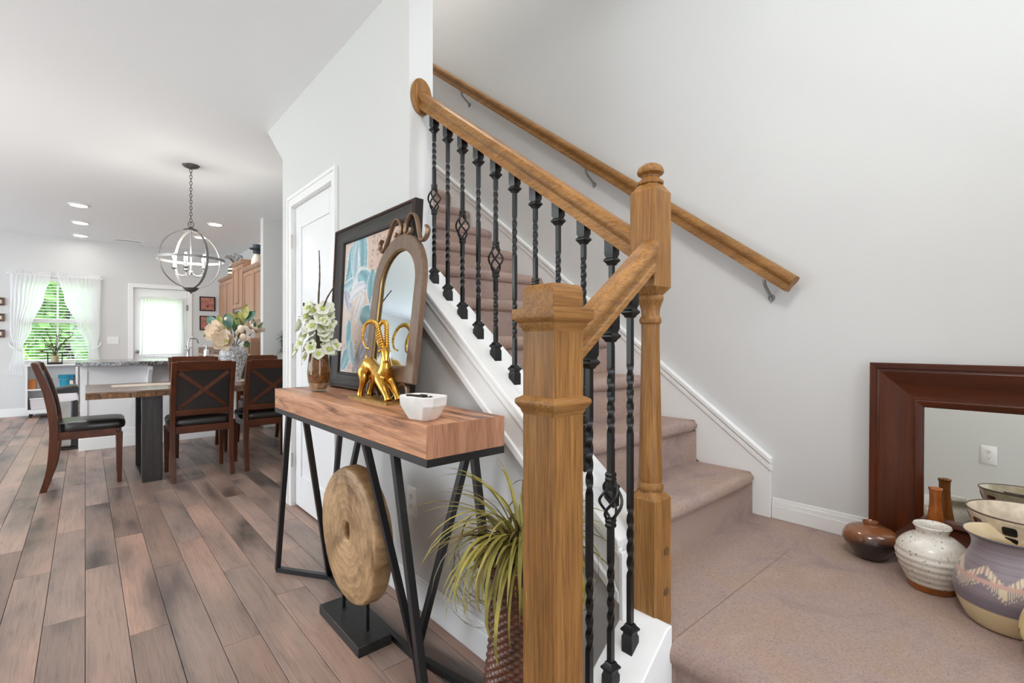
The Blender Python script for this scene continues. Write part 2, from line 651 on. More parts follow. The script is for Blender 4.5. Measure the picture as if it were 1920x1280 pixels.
mb = MB()
mb.box(-4.2, KW0, -2.0, 10.45, CH, CH + 0.16)
mb.box(KW0, 3.4, 4.05, 10.45, CH, CH + 0.16)
struct('ceiling', mb, 'ceiling_paint')
struct('ceiling_stairwell', MB().box(1.0, 2.35, -1.0, 5.0, 5.4, 5.5), 'ceiling_paint')

# far wall with window and door openings
FY = 10.3
mb = MB()
WX0, WX1, WZ0, WZ1 = -0.75, 0.10, 0.80, 2.10
DX0, DX1, DZ1 = 0.605, 1.365, 2.03
mb.box(-4.2, WX0, FY, FY + 0.12, 0, CH)
mb.box(WX0, WX1, FY, FY + 0.12, 0, WZ0)
mb.box(WX0, WX1, FY, FY + 0.12, WZ1, CH)
mb.box(WX1, DX0, FY, FY + 0.12, 0, CH)
mb.box(DX0, DX1, FY, FY + 0.12, DZ1, CH)
mb.box(DX1, 2.30, FY, FY + 0.12, 0, CH)
struct('wall_far', mb, 'wall_paint')
struct('wall_kitchen', MB().box(2.15, 2.27, 6.98, FY, 0, CH), 'wall_paint')
struct('wall_pier', MB().box(1.735, 3.3, 6.86, 6.98, 0, CH), 'wall_paint')
struct('wall_passage', MB().box(3.2, 3.32, 3.56, 6.86, 0, CH), 'wall_paint')
# left of the great room: three tall unseen openings added for soft daylight, and the hall walls
mb = MB()
ys = [1.38, 2.3, 4.6, 5.0, 7.2, 7.6, 9.6, 10.3]
for a, b in zip(ys[0::2], ys[1::2]):
    mb.box(-4.2, -4.08, a, b, 0, CH)
for a, b in zip(ys[1::2], ys[2::2]):
    mb.box(-4.2, -4.08, a, b, 0, 0.35)
    mb.box(-4.2, -4.08, a, b, 2.45, CH)
struct('wall_left', mb, 'wall_paint')
struct('wall_living', MB().box(-4.08, -0.75, 1.38, 1.5, 0, CH), 'wall_paint')
struct('wall_hall', MB().box(-0.87, -0.75, -1.9, 1.38, 0, CH), 'wall_paint')
mb = MB()
mb.box(-0.87, -0.40, -2.0, -1.9, 0, CH)
mb.box(0.70, 1.18, -2.0, -1.9, 0, CH)
mb.box(-0.40, 0.70, -2.0, -1.9, 2.25, CH)
struct('wall_front', mb, 'wall_paint')
mb = MB()
mb.box(KW0, KW1, -1.9, -0.97, 0, 5.4)
mb.box(KW0, 1.26, -0.97, -0.85, 0, 5.4)
mb.box(2.09, 2.29, -0.97, -0.85, 0, 5.4)
mb.box(1.26, 2.09, -0.97, -0.85, 0, 1.9)
mb.box(1.26, 2.09, -0.97, -0.85, 4.2, 5.4)  # gap below is an unseen opening, added for cool daylight on the stairs
struct('wall_landing', mb, 'wall_paint')

# stairwell wall that carries the wall rail
struct('wall_right', MB().box(2.17, 2.29, -0.85, 5.0, 0, 5.4), 'wall_paint')
struct('wall_stairhead', MB().box(KW1, 2.17, 4.9, 5.0, 2.9, 5.4), 'wall_paint')
struct('floor_upper', MB().box(KW1, 2.17, 4.43, 4.9, 2.9, 3.04), 'carpet')
struct('wall_upper', MB().box(KW0, KW1, -0.85, 5.0, CH + 0.004, 5.4), 'wall_paint')

# console wall (with the closet door opening and the clipped end below the stair)
DY0, DY1, DH = 2.738, 3.455, 2.035
mb = MB()
mb.box(KW0, KW1, 1.877, DY0, 0, CH)
mb.box(KW0, KW1, DY0, DY1, DH, CH)
mb.prism([(DY1, 0), (3.682, 0), (3.682, 2.42), (4.062, CH), (DY1, CH)], 'x', KW0, KW1)
struct('wall_console', mb, 'wall_paint')
mb = MB()
mb.box(KW1, 2.29, 3.56, 3.682, 0, 2.42)
mb.prism([(3.682, 2.42), (4.062, CH), (4.09, CH), (4.09, CH + 0.1), (3.60, 2.46), (3.60, 2.42)], 'x', KW1, 2.29)
mb.box(2.29, 3.2, 3.56, 3.682, 0, CH)
struct('wall_under_stair', mb, 'wall_paint')

# knee wall, its fascia and cap
KY0 = 0.757
mb = MB()
mb.prism([(KY0, 0), (1.877, 0), (1.877, cap_z(1.877) - 0.02), (KY0, cap_z(KY0) - 0.02)], 'x', KW0, KW1)
struct('wall_knee', mb, 'wall_paint')
mb = MB()
mb.prism([(KY0, cap_z(KY0)), (1.877, cap_z(1.877)), (1.877, cap_z(1.877) - 0.022), (KY0, cap_z(KY0) - 0.022)], 'x', KW0 - 0.022, KW1 + 0.022)
struct('trim_1', mb, 'trim_white', 0.004)
mb = MB()
mb.prism([(KY0, cap_z(KY0) - 0.022), (1.877, cap_z(1.877) - 0.022), (1.877, cap_z(1.877) - 0.135), (KY0, cap_z(KY0) - 0.135)], 'x', KW0 - 0.014, KW0)
mb.prism([(KY0, cap_z(KY0) - 0.022), (1.877, cap_z(1.877) - 0.022), (1.877, cap_z(1.877) - 0.047), (KY0, cap_z(KY0) - 0.047)], 'x', KW0 - 0.020, KW0 - 0.013)
mb.prism([(KY0, cap_z(KY0) - 0.135), (1.877, cap_z(1.877) - 0.135), (1.877, cap_z(1.877) - 0.165), (KY0, cap_z(KY0) - 0.165)], 'x', KW0 - 0.022, KW0)
mb.prism([(KY0, cap_z(KY0) - 0.165), (1.877, cap_z(1.877) - 0.165), (1.877, cap_z(1.877) - 0.18), (KY0, cap_z(KY0) - 0.18)], 'x', KW0 - 0.010, KW0)
struct('trim_2', mb, 'trim_white', 0.003)
mb = MB()
mb.box(KW0 - 0.02, KW1 + 0.022, KY0 - 0.012, KY0, ZL + 0.0, cap_z(KY0) - 0.03)
struct('trim_3', mb, 'trim_white', 0.002)

# curb of the short lower flight
def curb_z(x):
    return 0.418 + 0.75 * (x - 1.068)


mb = MB()
mb.prism([(0.70, 0), (1.088, 0), (1.088, curb_z(1.068)), (1.068, curb_z(1.068)), (0.70, curb_z(0.70))], 'y', 0.632, 0.757)
struct('wall_curb', mb, 'trim_white', 0.003)

# skirt board on the stair wall and the landing baseboard
SK0 = 0.798


def skirt_z(y):
    return 0.612 + 0.75 * (y - SK0)


mb = MB()
mb.prism([(SK0, ZL), (0.87, ZL), (4.43, ZL + 0.75 * 3.56 - 0.05), (4.43, skirt_z(4.43)), (SK0, skirt_z(SK0))], 'x', 2.150, 2.17)
struct('baseboard_stair', mb, 'trim_white', 0.002)
mb = MB()
for a, b, x in ((-0.004, 0.020, 2.140), (-0.036, -0.012, 2.144)):
    mb.prism([(SK0 - 0.004, skirt_z(SK0) + a), (SK0 - 0.004, skirt_z(SK0) + b), (4.43, skirt_z(4.43) + b), (4.43, skirt_z(4.43) + a)], 'x', x, 2.17)
struct('trim_4', mb, 'trim_white', 0.003)


def baseboard(name, a, b, axis, face, out, z0=0.0, h=0.125):
    """axis: run direction; face: wall face coordinate; out: +1/-1 side it projects to"""
    m = MB()
    for t, lo, hi in ((0.014, 0, h - 0.03), (0.010, h - 0.03, h - 0.012), (0.005, h - 0.012, h)):
        lo, hi = z0 + lo, z0 + hi
        p, q = sorted((face, face + out * t))
        if axis == 'y':
            m.box(p, q, a, b, lo, hi)
        else:
            m.box(a, b, p, q, lo, hi)
    return struct(name, m, 'trim_white', 0.002)


baseboard('baseboard_landing', -0.85, SK0 - 0.002, 'y', 2.17, -1, ZL, 0.085)
baseboard('baseboard_console', 0.76, 2.64, 'y', KW0, -1)
baseboard('baseboard_corner', 3.535, 3.682, 'y', KW0, -1)
baseboard('baseboard_far', -4.08, 0.53, 'x', FY, -1)
baseboard('baseboard_pier', 1.735, 3.2, 'x', 6.86, -1)
baseboard('baseboard_hall', -1.9, 1.38, 'y', -0.75, 1)

# ------------------------------------------------------------------ staircase
stair = thing('staircase', (1.65, 0.87, 0.0), 'straight staircase of carpeted steps rising from the carpeted landing', 'staircase')
SX0, SX1 = KW1, 2.148


def bull(y0, z0, z1, y1, nose=0.026, r=0.03):
    """side outline of a carpeted step: rounded nosing over a riser at y0"""
    pts = [(y1, z0), (y0, z0), (y0, z1 - 2 * r)]
    for k in range(9):
        t = -math.pi / 2 - k * math.pi / 8
        pts.append((y0 - nose + r + r * math.cos(t) * 1.0, z1 - r + r * math.sin(t)))
    pts.append((y1, z1))
    return pts


def wobble(m, amp=0.0035):
    rr = random.Random(3)
    m.v = [(p[0], p[1] + rr.uniform(-amp, amp) * 0.3, p[2]) for p in m.v]
    return m


for k in range(14):
    y0 = 0.87 + RUN * k
    z0 = ZL + RIS * k
    m = MB()
    prof = bull(y0, z0 - 0.015, z0 + RIS, y0 + RUN + 0.04)
    n = 12
    rings = []
    for i in range(n + 1):
        x = SX0 + (SX1 - SX0) * i / n
        # nosing tucks in a little at the open wall end
        e = max(0.0, (i - n + 0.35) / 0.35) if i > n - 1 else 0.0
        rings.append([(x, p[0] + (0.020 * e if p[0] < y0 - 0.002 else 0), p[1] - (0.012 * e if p[1] > z0 + RIS - 0.02 else 0)) for p in prof])
    m.loft(rings)
    m.build('step', 'carpet', stair, sharp=50)
# landing: nosing towards the hall
prof = [(-p[0] * -1, p[1]) for p in bull(1.105, 0.20, ZL, 2.17, 0.030, 0.034)]
m = MB()
m.prism(prof, 'y', -0.85, 0.632)
m.box(1.09, 2.17, 0.631, 0.885, 0.20, ZL)
m.build('landing', 'carpet', stair, sharp=50)
m = MB()
m.prism(bull(0.845, 0.0, 0.1905, 1.12, 0.028, 0.032), 'y', -0.85, 0.631)
m.build('step', 'carpet', stair, sharp=50)

# ------------------------------------------------------------------ closet door
door = thing('door_1', (1.09, (DY0 + DY1) / 2, 0.0), None, None)
door['kind'] = 'structure'
y0, y1 = DY0 + 0.004, DY1 - 0.004
fx = 1.078                                   # front face of the slab
m = MB()
m.box(fx + 0.008, fx + 0.035, y0, y1, 0.012, DH - 0.004)
st = 0.105
m.box(fx, fx + 0.009, y0, y0 + st, 0.012, DH - 0.004)
m.box(fx, fx + 0.009, y1 - st, y1, 0.012, DH - 0.004)
for a, b in ((0.012, 0.22), (0.80, 0.955), (DH - 0.155, DH - 0.004)):
    m.box(fx, fx + 0.009, y0 + st, y1 - st, a, b)
m.build('door_slab', 'door_white', door, 0.002)
for a, b in ((0.22, 0.80), (0.955, DH - 0.155)):
    p = MB()
    i = 0.006
    o_ = 0.05
    p.loft([[(fx + 0.008, y0 + st + i, a + i), (fx + 0.008, y1 - st - i, a + i), (fx + 0.008, y1 - st - i, b - i), (fx + 0.008, y0 + st + i, b - i)],
            [(fx + 0.001, y0 + st + o_, a + o_), (fx + 0.001, y1 - st - o_, a + o_), (fx + 0.001, y1 - st - o_, b - o_), (fx + 0.001, y0 + st + o_, b - o_)]])
    p.build('panel', 'door_white', door)
m = MB()
for a, b in ((DY0 - 0.07, DY0), (DY1, DY1 + 0.07)):
    m.box(KW0 - 0.014, KW0, a, b, 0, DH + 0.07)
    c = a if a < DY0 - 0.01 else b
    m.box(KW0 - 0.021, KW0 - 0.013, min(c, c + (0.022 if c == a else -0.022)), max(c, c + (0.022 if c == a else -0.022)), 0, DH + 0.07)
m.box(KW0 - 0.014, KW0, DY0, DY1, DH, DH + 0.07)
m.box(KW0 - 0.021, KW0 - 0.013, DY0 - 0.048, DY1 + 0.048, DH + 0.048, DH + 0.07)
m.build('door_casing', 'trim_white', door, 0.002)
m = MB()
m.box(KW0, fx + 0.04, DY0, DY0 + 0.002, 0, DH)
m.box(KW0, fx + 0.04, DY1 - 0.002, DY1, 0, DH)
m.box(KW0, fx + 0.04, DY0, DY1, DH - 0.002, DH)
m.build('door_jamb', 'trim_white', door)
for z in (1.80, 1.06, 0.315):
    m = MB()
    m.box(KW0 - 0.004, KW0 - 0.0005, DY1 - 0.010, DY1 + 0.014, z - 0.045, z + 0.045)
    m.tube([(KW0 - 0.007, DY1 - 0.001, z - 0.048), (KW0 - 0.007, DY1 - 0.001, z + 0.048)], 0.006, 8)
    m.build('hinge', 'nickel', door)

# ------------------------------------------------------------------ kitchen exterior door with glass
kd = thing('door_2', ((DX0 + DX1) / 2, FY, 0.0), None, None)
kd['kind'] = 'structure'
m = MB()
GX0, GX1, GZ0, GZ1 = 0.715, 1.265, 0.90, 1.86
yk = FY + 0.03
for a, b, c, d in ((DX0 + .004, GX0, .01, DZ1 - .004), (GX1, DX1 - .004, .01, DZ1 - .004), (GX0, GX1, .01, GZ0), (GX0, GX1, GZ1, DZ1 - .004)):
    m.box(a, b, yk, yk + 0.04, c, d)
m.build('door_slab', 'door_white', kd)
m = MB()
for a, b, c, d in ((GX0 - .03, GX0 + .012, GZ0 - .03, GZ1 + .03), (GX1 - .012, GX1 + .03, GZ0 - .03, GZ1 + .03), (GX0, GX1, GZ0 - .03, GZ0 + .012), (GX0, GX1, GZ1 - .012, GZ1 + .03)):
    m.box(a, b, yk - 0.008, yk + 0.002, c, d)
m.build('glazing_bead', 'door_white', kd)
MB().box(GX0, GX1, yk + 0.018, yk + 0.022, GZ0, GZ1).build('pane', 'clear_glass', kd)
m = MB()
for a, b, c, d in ((DX0 - .07, DX0, 0, DZ1 + .07), (DX1, DX1 + .07, 0, DZ1 + .07), (DX0, DX1, DZ1, DZ1 + .07)):
    m.box(a, b, FY - 0.016, FY, c, d)
m.build('door_casing', 'trim_white', kd, 0.003)
m = MB()
m.lathe([(0.004, 0), (0.030, 0.002), (0.030, 0.010), (0.012, 0.016), (0.012, 0.03), (0.026, 0.042), (0.028, 0.056), (0.018, 0.068), (0.002, 0.070)], 16,
        M=Matrix.Translation((DX0 + 0.055, yk, 0.945)) @ Matrix.Rotation(math.pi / 2, 4, 'X'))
m.build('door_knob', 'pewter', kd)
for z in (1.72, 1.0, 0.3):
    MB().box(DX1 - 0.012, DX1 + 0.014, FY - 0.022, FY + 0.028, z - 0.05, z + 0.05).build('hinge', 'pewter', kd)


def drape(name, mat, parent, xl, xr, z0, z1, y, folds, amp, nz=26, nx=70, phase=0.0, thick=None):
    """pleated cloth: xl(t), xr(t) give its side edges from the top (t=0) to the hem (t=1)"""
    m = MB()
    vs = []
    for i in range(nz + 1):
        t = i / nz
        z = z1 + (z0 - z1) * t
        a, b = xl(t), xr(t)
        for j in range(nx + 1):
            u = j / nx
            w = b - a
            yy = y + amp * math.sin(2 * math.pi * folds * u + phase + 0.6 * math.sin(3 * t)) * (0.55 + 0.45 * math.sin(5 * u + 2 * t))
            vs.append((a + w * u + 0.004 * math.sin(9 * t + 14 * u), yy, z + 0.006 * math.sin(7 * u + phase) * t))
    fs = []
    for i in range(nz):
        for j in range(nx):
            p = i * (nx + 1) + j
            fs.append((p, p + 1, p + nx + 2, p + nx + 1))
    m.add(vs, fs)
    return m.build(name, mat, parent)


dc = thing('door_curtain', (0.99, FY - 0.03, 0.86), 'white sheer curtain panel stretched over the kitchen door glass', 'curtain')
drape('sheer_panel', 'sheer_door', dc, lambda t: 0.70 - 0.03 * t, lambda t: 1.285 + 0.02 * t, 0.90, 1.845, FY - 0.030, 13, 0.006)
drape('ruffle', 'sheer_door', dc, lambda t: 0.69, lambda t: 1.29, 1.845, 1.885, FY - 0.032, 24, 0.008, nz=4, nx=110)
drape('ruffle', 'sheer_door', dc, lambda t: 0.68, lambda t: 1.30, 0.86, 0.90, FY - 0.032, 24, 0.008, nz=4, nx=110)
for z in (1.85, 0.90):
    m = MB()
    m.tube([(0.675, FY - 0.028, z), (1.31, FY - 0.028, z)], 0.006, 8)
    m.box(0.675, 0.683, FY - 0.03, FY + 0.03, z - 0.008, z + 0.008)
    m.box(1.302, 1.31, FY - 0.03, FY + 0.03, z - 0.008, z + 0.008)
    m.build('curtain_rod', 'white_plastic', dc)

# ------------------------------------------------------------------ kitchen window
win = thing('window_1', ((WX0 + WX1) / 2, FY + 0.06, WZ0), None, None)
win['kind'] = 'structure'
m = MB()
t = 0.045
wy0, wy1 = FY + 0.055, FY + 0.11
m.box(WX0, WX0 + t, wy0, wy1, WZ0, WZ1)
m.box(WX1 - t, WX1, wy0, wy1, WZ0, WZ1)
m.box(WX0 + t, WX1 - t, wy0, wy1, WZ0, WZ0 + t)
m.box(WX0 + t, WX1 - t, wy0, wy1, WZ1 - t, WZ1)
m.build('window_frame', 'white_plastic', win)
MB().box(WX0 + t, WX1 - t, wy0 - 0.02, wy1, 1.405, 1.468).build('meeting_rail', 'white_plastic', win, 0.003)
MB().box((WX0 + WX1) / 2 - 0.012, (WX0 + WX1) / 2 + 0.012, wy0 + 0.01, wy1 - 0.01, 1.468, WZ1 - t).build('muntin', 'white_plastic', win)
MB().box((WX0 + WX1) / 2 - 0.012, (WX0 + WX1) / 2 + 0.012, wy0 + 0.01, wy1 - 0.01, WZ0 + t, 1.405).build('muntin', 'white_plastic', win)
for a, b in ((WZ0 + t, 1.405), (1.468, WZ1 - t)):
    MB().box(WX0 + t, WX1 - t, wy0 + 0.022, wy0 + 0.026, a, b).build('pane', 'clear_glass', win)
MB().box(WX0 - 0.03, WX1 + 0.03, FY - 0.028, FY + 0.055, WZ0 - 0.022, WZ0).build('window_sill', 'trim_white', win, 0.004)

bl = thing('window_blind', ((WX0 + WX1) / 2, FY + 0.02, WZ0 + 0.01), 'white horizontal slat blind hanging in the kitchen window', 'window blind')
_sl = MB()
_sl.loft([[(x, -0.021, -0.004), (x, 0.0, 0.0015), (x, 0.021, 0.0055), (x, 0.021, 0.008), (x, 0.0, 0.004), (x, -0.021, -0.0015)] for x in (WX0 + 0.01, WX1 - 0.01)])
_slm = _sl.mesh('slat', ((WX0 + WX1) / 2, 0, 0))
_slm.materials.append(MATS['white_plastic'])
z = WZ0 + 0.03
while z < WZ1 - 0.06:
    o = bpy.data.objects.new('slat', _slm)
    COL.objects.link(o)
    o.parent = bl
    o.location = (0, 0.0, z - WZ0 - 0.01)
    z += 0.0455
MB().box(WX0 + 0.008, WX1 - 0.008, FY + 0.0, FY + 0.045, WZ1 - 0.055, WZ1 - 0.002).build('head_rail', 'white_plastic', bl)
MB().box(WX0 + 0.01, WX1 - 0.01, FY + 0.002, FY + 0.038, WZ0 + 0.002, WZ0 + 0.018).build('bottom_rail', 'white_plastic', bl)
for x in (-0.58, -0.325, -0.07):
    m = MB()
    m.tube([(x, FY - 0.003, WZ0 + 0.012), (x, FY - 0.003, WZ1 - 0.05)], 0.0016, 5)
    m.build('ladder_cord', 'white_plastic', bl)


def pl(pts):
    def g(t):
        for (a, x), (b, y) in zip(pts, pts[1:]):
            if t <= b:
                s = (t - a) / (b - a)
                s = s * s * (3 - 2 * s)
                return x + (y - x) * s
        return pts[-1][1]
    return g


TOPZ = 2.125
lc = thing('sheer_curtain', (-0.65, FY - 0.05, 0.60), 'left white sheer curtain tied back beside the window', 'curtain', 'sheer curtains of the kitchen window')
drape('curtain_panel', 'sheer_curtain', lc, pl([(0, -0.845), (0.55, -0.835), (0.74, -0.80), (1, -0.875)]),
      pl([(0, -0.405), (0.22, -0.47), (0.52, -0.60), (0.74, -0.705), (1, -0.64)]), 0.615, TOPZ, FY - 0.055, 9, 0.009, nz=40)
drape('header_ruffle', 'sheer_curtain', lc, lambda t: -0.85, lambda t: -0.395, TOPZ, 2.185, FY - 0.055, 17, 0.012, nz=4)
rc = thing('sheer_curtain', (0.03, FY - 0.05, 0.60), 'right white sheer curtain tied back beside the window', 'curtain', 'sheer curtains of the kitchen window')
drape('curtain_panel', 'sheer_curtain', rc, pl([(0, -0.325), (0.22, -0.25), (0.52, -0.09), (0.72, 0.035), (1, 0.0)]),
      pl([(0, 0.185), (0.55, 0.18), (0.72, 0.145), (1, 0.215)]), 0.62, TOPZ, FY - 0.055, 10, 0.009, nz=40, phase=1.0)
drape('header_ruffle', 'sheer_curtain', rc, lambda t: -0.335, lambda t: 0.19, TOPZ, 2.185, FY - 0.055, 19, 0.012, nz=4)
for par, xs in ((lc, (-0.845, -0.80, -0.70)), (rc, (0.19, 0.145, 0.03))):
    m = MB()
    m.tube(curve_pts([(xs[0], FY - 0.01, 1.10), ((xs[0] + xs[1]) / 2, FY - 0.075, 1.05), ((xs[1] + xs[2]) / 2, FY - 0.085, 0.995), (xs[2], FY - 0.06, 0.985)], 6), 0.009, 6)
    m.build('tie_back', 'trim_white', par)
cr = thing('curtain_rod', (-0.33, FY - 0.05, TOPZ), 'slim white curtain rod above the kitchen window', 'curtain rod')
m = MB()
m.tube([(-0.87, FY - 0.055, TOPZ), (0.21, FY - 0.055, TOPZ)], 0.007, 8)
m.build('rod', 'white_plastic', cr)
for x in (-0.865, 0.205):
    MB().box(x - 0.006, x + 0.006, FY - 0.062, FY, TOPZ - 0.012, TOPZ + 0.012).build('rod_bracket', 'white_plastic', cr)

# ================================================================== NEWELS AND RAILS
def rail_profile(k=1.0):
    h = [(0.021, 0.0), (0.021, 0.012), (0.018, 0.017), (0.019, 0.027), (0.025, 0.034), (0.029, 0.043), (0.029, 0.050), (0.025, 0.059), (0.015, 0.065)]
    return [(x * k, y * k) for x, y in h] + [(-x * k, y * k) for x, y in reversed(h)]


def rail_between(m, a, b, side, k=1.0, plumb=True):
    """extrude the rail profile from a to b; side = horizontal sideways unit vector; ends cut plumb"""
    a, b, side = Vector(a), Vector(b), Vector(side)
    t = (b - a).normalized()
    up = Vector((0, 0, 1)) if plumb else side.cross(t)
    if not plumb and up.z < 0:
        up = -up
    f = 1.0 / math.sqrt(max(1e-6, 1 - t.z ** 2)) if plumb else 1.0
    m.loft([[tuple(p + side * x + up * (y * f)) for x, y in rail_profile(k)] for p in (a, b)])


def square_ring(c, s, z, ch=0.0):
    h = s / 2
    if ch <= 0:
        return [(c[0] + i * h, c[1] + j * h, z) for i, j in ((-1, -1), (1, -1), (1, 1), (-1, 1))]
    q = h - ch
    return [(c[0] + i, c[1] + j, z) for i, j in ((-q, -h), (q, -h), (h, -q), (h, q), (q, h), (-q, h), (-h, q), (-h, -q))]


# --- box newel at the foot of the lower flight
NB = (0.730, 0.697)
nb = thing('newel_post', (NB[0], NB[1], 0.0), 'square oak box newel post with a moulded cap, nearest the camera', 'newel post')
m = MB()
m.loft([square_ring(NB, 0.089, z) for z in (0.0, 1.150)])
m.build('shaft', 'oak_z', nb, 0.002)
m = MB()
m.loft([square_ring(NB, s, z) for s, z in ((0.089, 1.140), (0.092, 1.147), (0.101, 1.152), (0.103, 1.158), (0.112, 1.162), (0.120, 1.166), (0.122, 1.170), (0.122, 1.187))])
m.build('cap_moulding', 'oak_x', nb, 0.001)
m = MB()
m.loft([square_ring(NB, s, z) for s, z in ((0.089, 1.185), (0.089, 1.222), (0.086, 1.232), (0.076, 1.237))])
m.build('cap_block', 'oak_x', nb, 0.002)
m = MB()
m.loft([square_ring(NB, s, z) for s, z in ((0.0892, 0.970), (0.094, 0.976), (0.097, 0.981), (0.104, 0.985), (0.113, 0.992), (0.114, 0.998), (0.110, 1.002), (0.096, 1.006), (0.0892, 1.008))])
m.build('collar_moulding', 'oak_x', nb, 0.0008)

# --- turned newel on the landing
NT = (1.120, 0.714)
nt_ = thing('newel_post', (NT[0], NT[1], ZL), 'turned oak newel post with a round finial, standing on the landing', 'newel post')
S = 0.0775


def faceted_block(z0, z1, top=True, bottom=True):
    m = MB()
    rings = []
    if bottom:
        rings += [square_ring(NT, 0.052, z0 - 0.012, 0.014), square_ring(NT, S, z0 + 0.012, 0.0035)]
    else:
        rings += [square_ring(NT, S, z0, 0.0035)]
    if top:
        rings += [square_ring(NT, S, z1 - 0.012, 0.0035), square_ring(NT, 0.052, z1 + 0.012, 0.014)]
    else:
        rings += [square_ring(NT, S, z1, 0.0035)]
    m.loft(rings)
    return m


faceted_block(ZL, 0.722, True, False).build('base_block', 'oak_z', nt_, sharp=20)
faceted_block(1.250, 1.522, True, True).build('top_block', 'oak_z', nt_, sharp=20)
m = MB()
m.lathe([(0.030, 0.728), (0.0335, 0.734), (0.0335, 0.746), (0.029, 0.752), (0.0315, 0.762), (0.030, 0.80), (0.0235, 1.120), (0.0235, 1.165), (0.028, 1.169), (0.029, 1.176),
         (0.027, 1.182), (0.0235, 1.188), (0.0245, 1.205), (0.030, 1.222), (0.033, 1.228), (0.034, 1.236), (0.031, 1.241), (0.026, 1.244)], 28, (NT[0], NT[1], 0))
m.build('turned_shaft', 'oak_z', nt_)
m = MB()
m.lathe([(0.024, 1.530), (0.033, 1.533), (0.034, 1.539), (0.028, 1.544), (0.022, 1.550), (0.024, 1.556), (0.0335, 1.562), (0.035, 1.568), (0.031, 1.578), (0.020, 1.586), (0.003, 1.590)], 28, (NT[0], NT[1], 0))
m.build('finial', 'oak_z', nt_)
for z in (0.470, 0.575):
    m = MB()
    m.lathe([(0.0005, 0.0), (0.011, 0.0), (0.011, 0.0018), (0.0005, 0.0022)], 16, M=Matrix.Translation((NT[0] + 0.012, NT[1] - S / 2 + 0.0002, z)) @ Matrix.Rotation(math.pi / 2, 4, 'X'))
    m.build('plug', 'oak_plug', nt_)


# --- balusters
def twist_bar(m, x, y, z0, z1, zones, half=0.0064):
    """square iron bar with twisted zones [(za, zb, turns)]"""
    zs = [(z0, 0.0)]
    ang = 0.0
    for za, zb, turns in zones:
        zs.append((za, ang))
        k = max(6, int(turns * 16))
        for i in range(1, k + 1):
            zs.append((za + (zb - za) * i / k, ang + turns * 2 * math.pi * i / k))
        ang += turns * 2 * math.pi
    zs.append((z1, ang))
    rings = []
    for z, a in zs:
        rings.append([(x + half * 1.414 * math.cos(a + math.pi / 4 + j * math.pi / 2), y + half * 1.414 * math.sin(a + math.pi / 4 + j * math.pi / 2), z) for j in range(4)])
    m.loft(rings)


def shoe_rings(x, y, z, up, slope, axis, blk=0.034):
    """stepped iron shoe: block next to the wood (cut to the slope), then steps towards the bar"""
    rings = []
    for s, h in ((0.030, -0.012), (0.030, blk), (0.025, blk + 0.006), (0.025, blk + 0.010), (0.034, blk + 0.015), (0.034, blk + 0.019), (0.022, blk + 0.026), (0.018, blk + 0.031)):
        r = square_ring((x, y), s, 0)
        q = []
        for (px, py, _) in r:
            dz = 0.0
            if h < 0:
                dz = slope * ((py - y) if axis == 'y' else (px - x))
            q.append((px, py, z + up * h + dz))
        rings.append(q)
    return rings


def baluster(par, x, y, z0, z1, basket, slope, axis):
    H = z1 - z0
    m = MB()
    if basket:
        bc = z0 + 0.50 * H
        bl_ = 0.045
        for a, b, zn in ((z0, bc - bl_ - 0.012, [(z0 + 0.15 * H, z0 + 0.34 * H, 1.25)]), (bc + bl_ + 0.012, z1, [(z0 + 0.68 * H, z0 + 0.86 * H, 1.25)])):
            twist_bar(m, x, y, a, b, zn)
        o = m.build('baluster', 'iron', par, sharp=25)
        k = MB()
        for q in range(4):
            pts, rs = [], []
            for i in range(15):
                t = i / 14
                rr = 0.0055 + 0.0205 * math.sin(math.pi * t) ** 0.9
                an = q * math.pi / 2 + math.pi / 4 + t * math.pi * 1.0
                pts.append((x + rr * math.cos(an), y + rr * math.sin(an), bc - bl_ - 0.004 + (2 * bl_ + 0.008) * t))
                rs.append(0.0036)
            k.tube(pts, rs, 6)
        k.build('basket', 'iron', o)
        for zz in (bc - bl_ - 0.009, bc + bl_ + 0.009):
            c = MB()
            c.loft([square_ring((x, y), s, zz + h) for s, h in ((0.016, -0.011), (0.019, -0.008), (0.019, -0.003), (0.0165, 0.0), (0.019, 0.003), (0.019, 0.008), (0.016, 0.011))])
            c.build('knuckle', 'iron', o)
    else:
        twist_bar(m, x, y, z0, z1, [(z0 + 0.20 * H, z0 + 0.40 * H, 1.25), (z0 + 0.60 * H, z0 + 0.80 * H, 1.25)])
        o = m.build('baluster', 'iron', par, sharp=25)
    MB().loft(shoe_rings(x, y, z0, 1, slope, axis, 0.026)).build('shoe', 'iron', o, sharp=25)
    MB().loft(shoe_rings(x, y, z1, -1, slope, axis, 0.034)).build('collar', 'iron', o, sharp=25)
    return o


up_rail = thing('stair_railing', (1.12, 1.33, 1.10), 'long oak and black iron railing climbing above the knee wall', 'railing')
m = MB()
RY0, RY1 = 0.752, 1.862
rail_between(m, (1.12, RY0, rail_z(RY0) + 0.004), (1.12, RY1, rail_z(RY1) + 0.004), (1, 0, 0), 1.0)
m.build('handrail', 'oak_y', up_rail, sharp=30)
m = MB()
zc = rail_z(RY1) + 0.062
prof = [(0.002, 0.0), (0.060, 0.0), (0.066, 0.004), (0.067, 0.009), (0.062, 0.013), (0.058, 0.014), (0.054, 0.018), (0.002, 0.018)]
m.lathe(prof, 40, M=Matrix.Translation((1.117, 1.877, zc)) @ Matrix.Rotation(math.pi / 2, 4, 'X') @ Matrix.Scale(0.80, 4, (1, 0, 0)) @ Matrix.Scale(1.22, 4, (0, 1, 0)))
m.build('rosette', 'oak_z', up_rail)
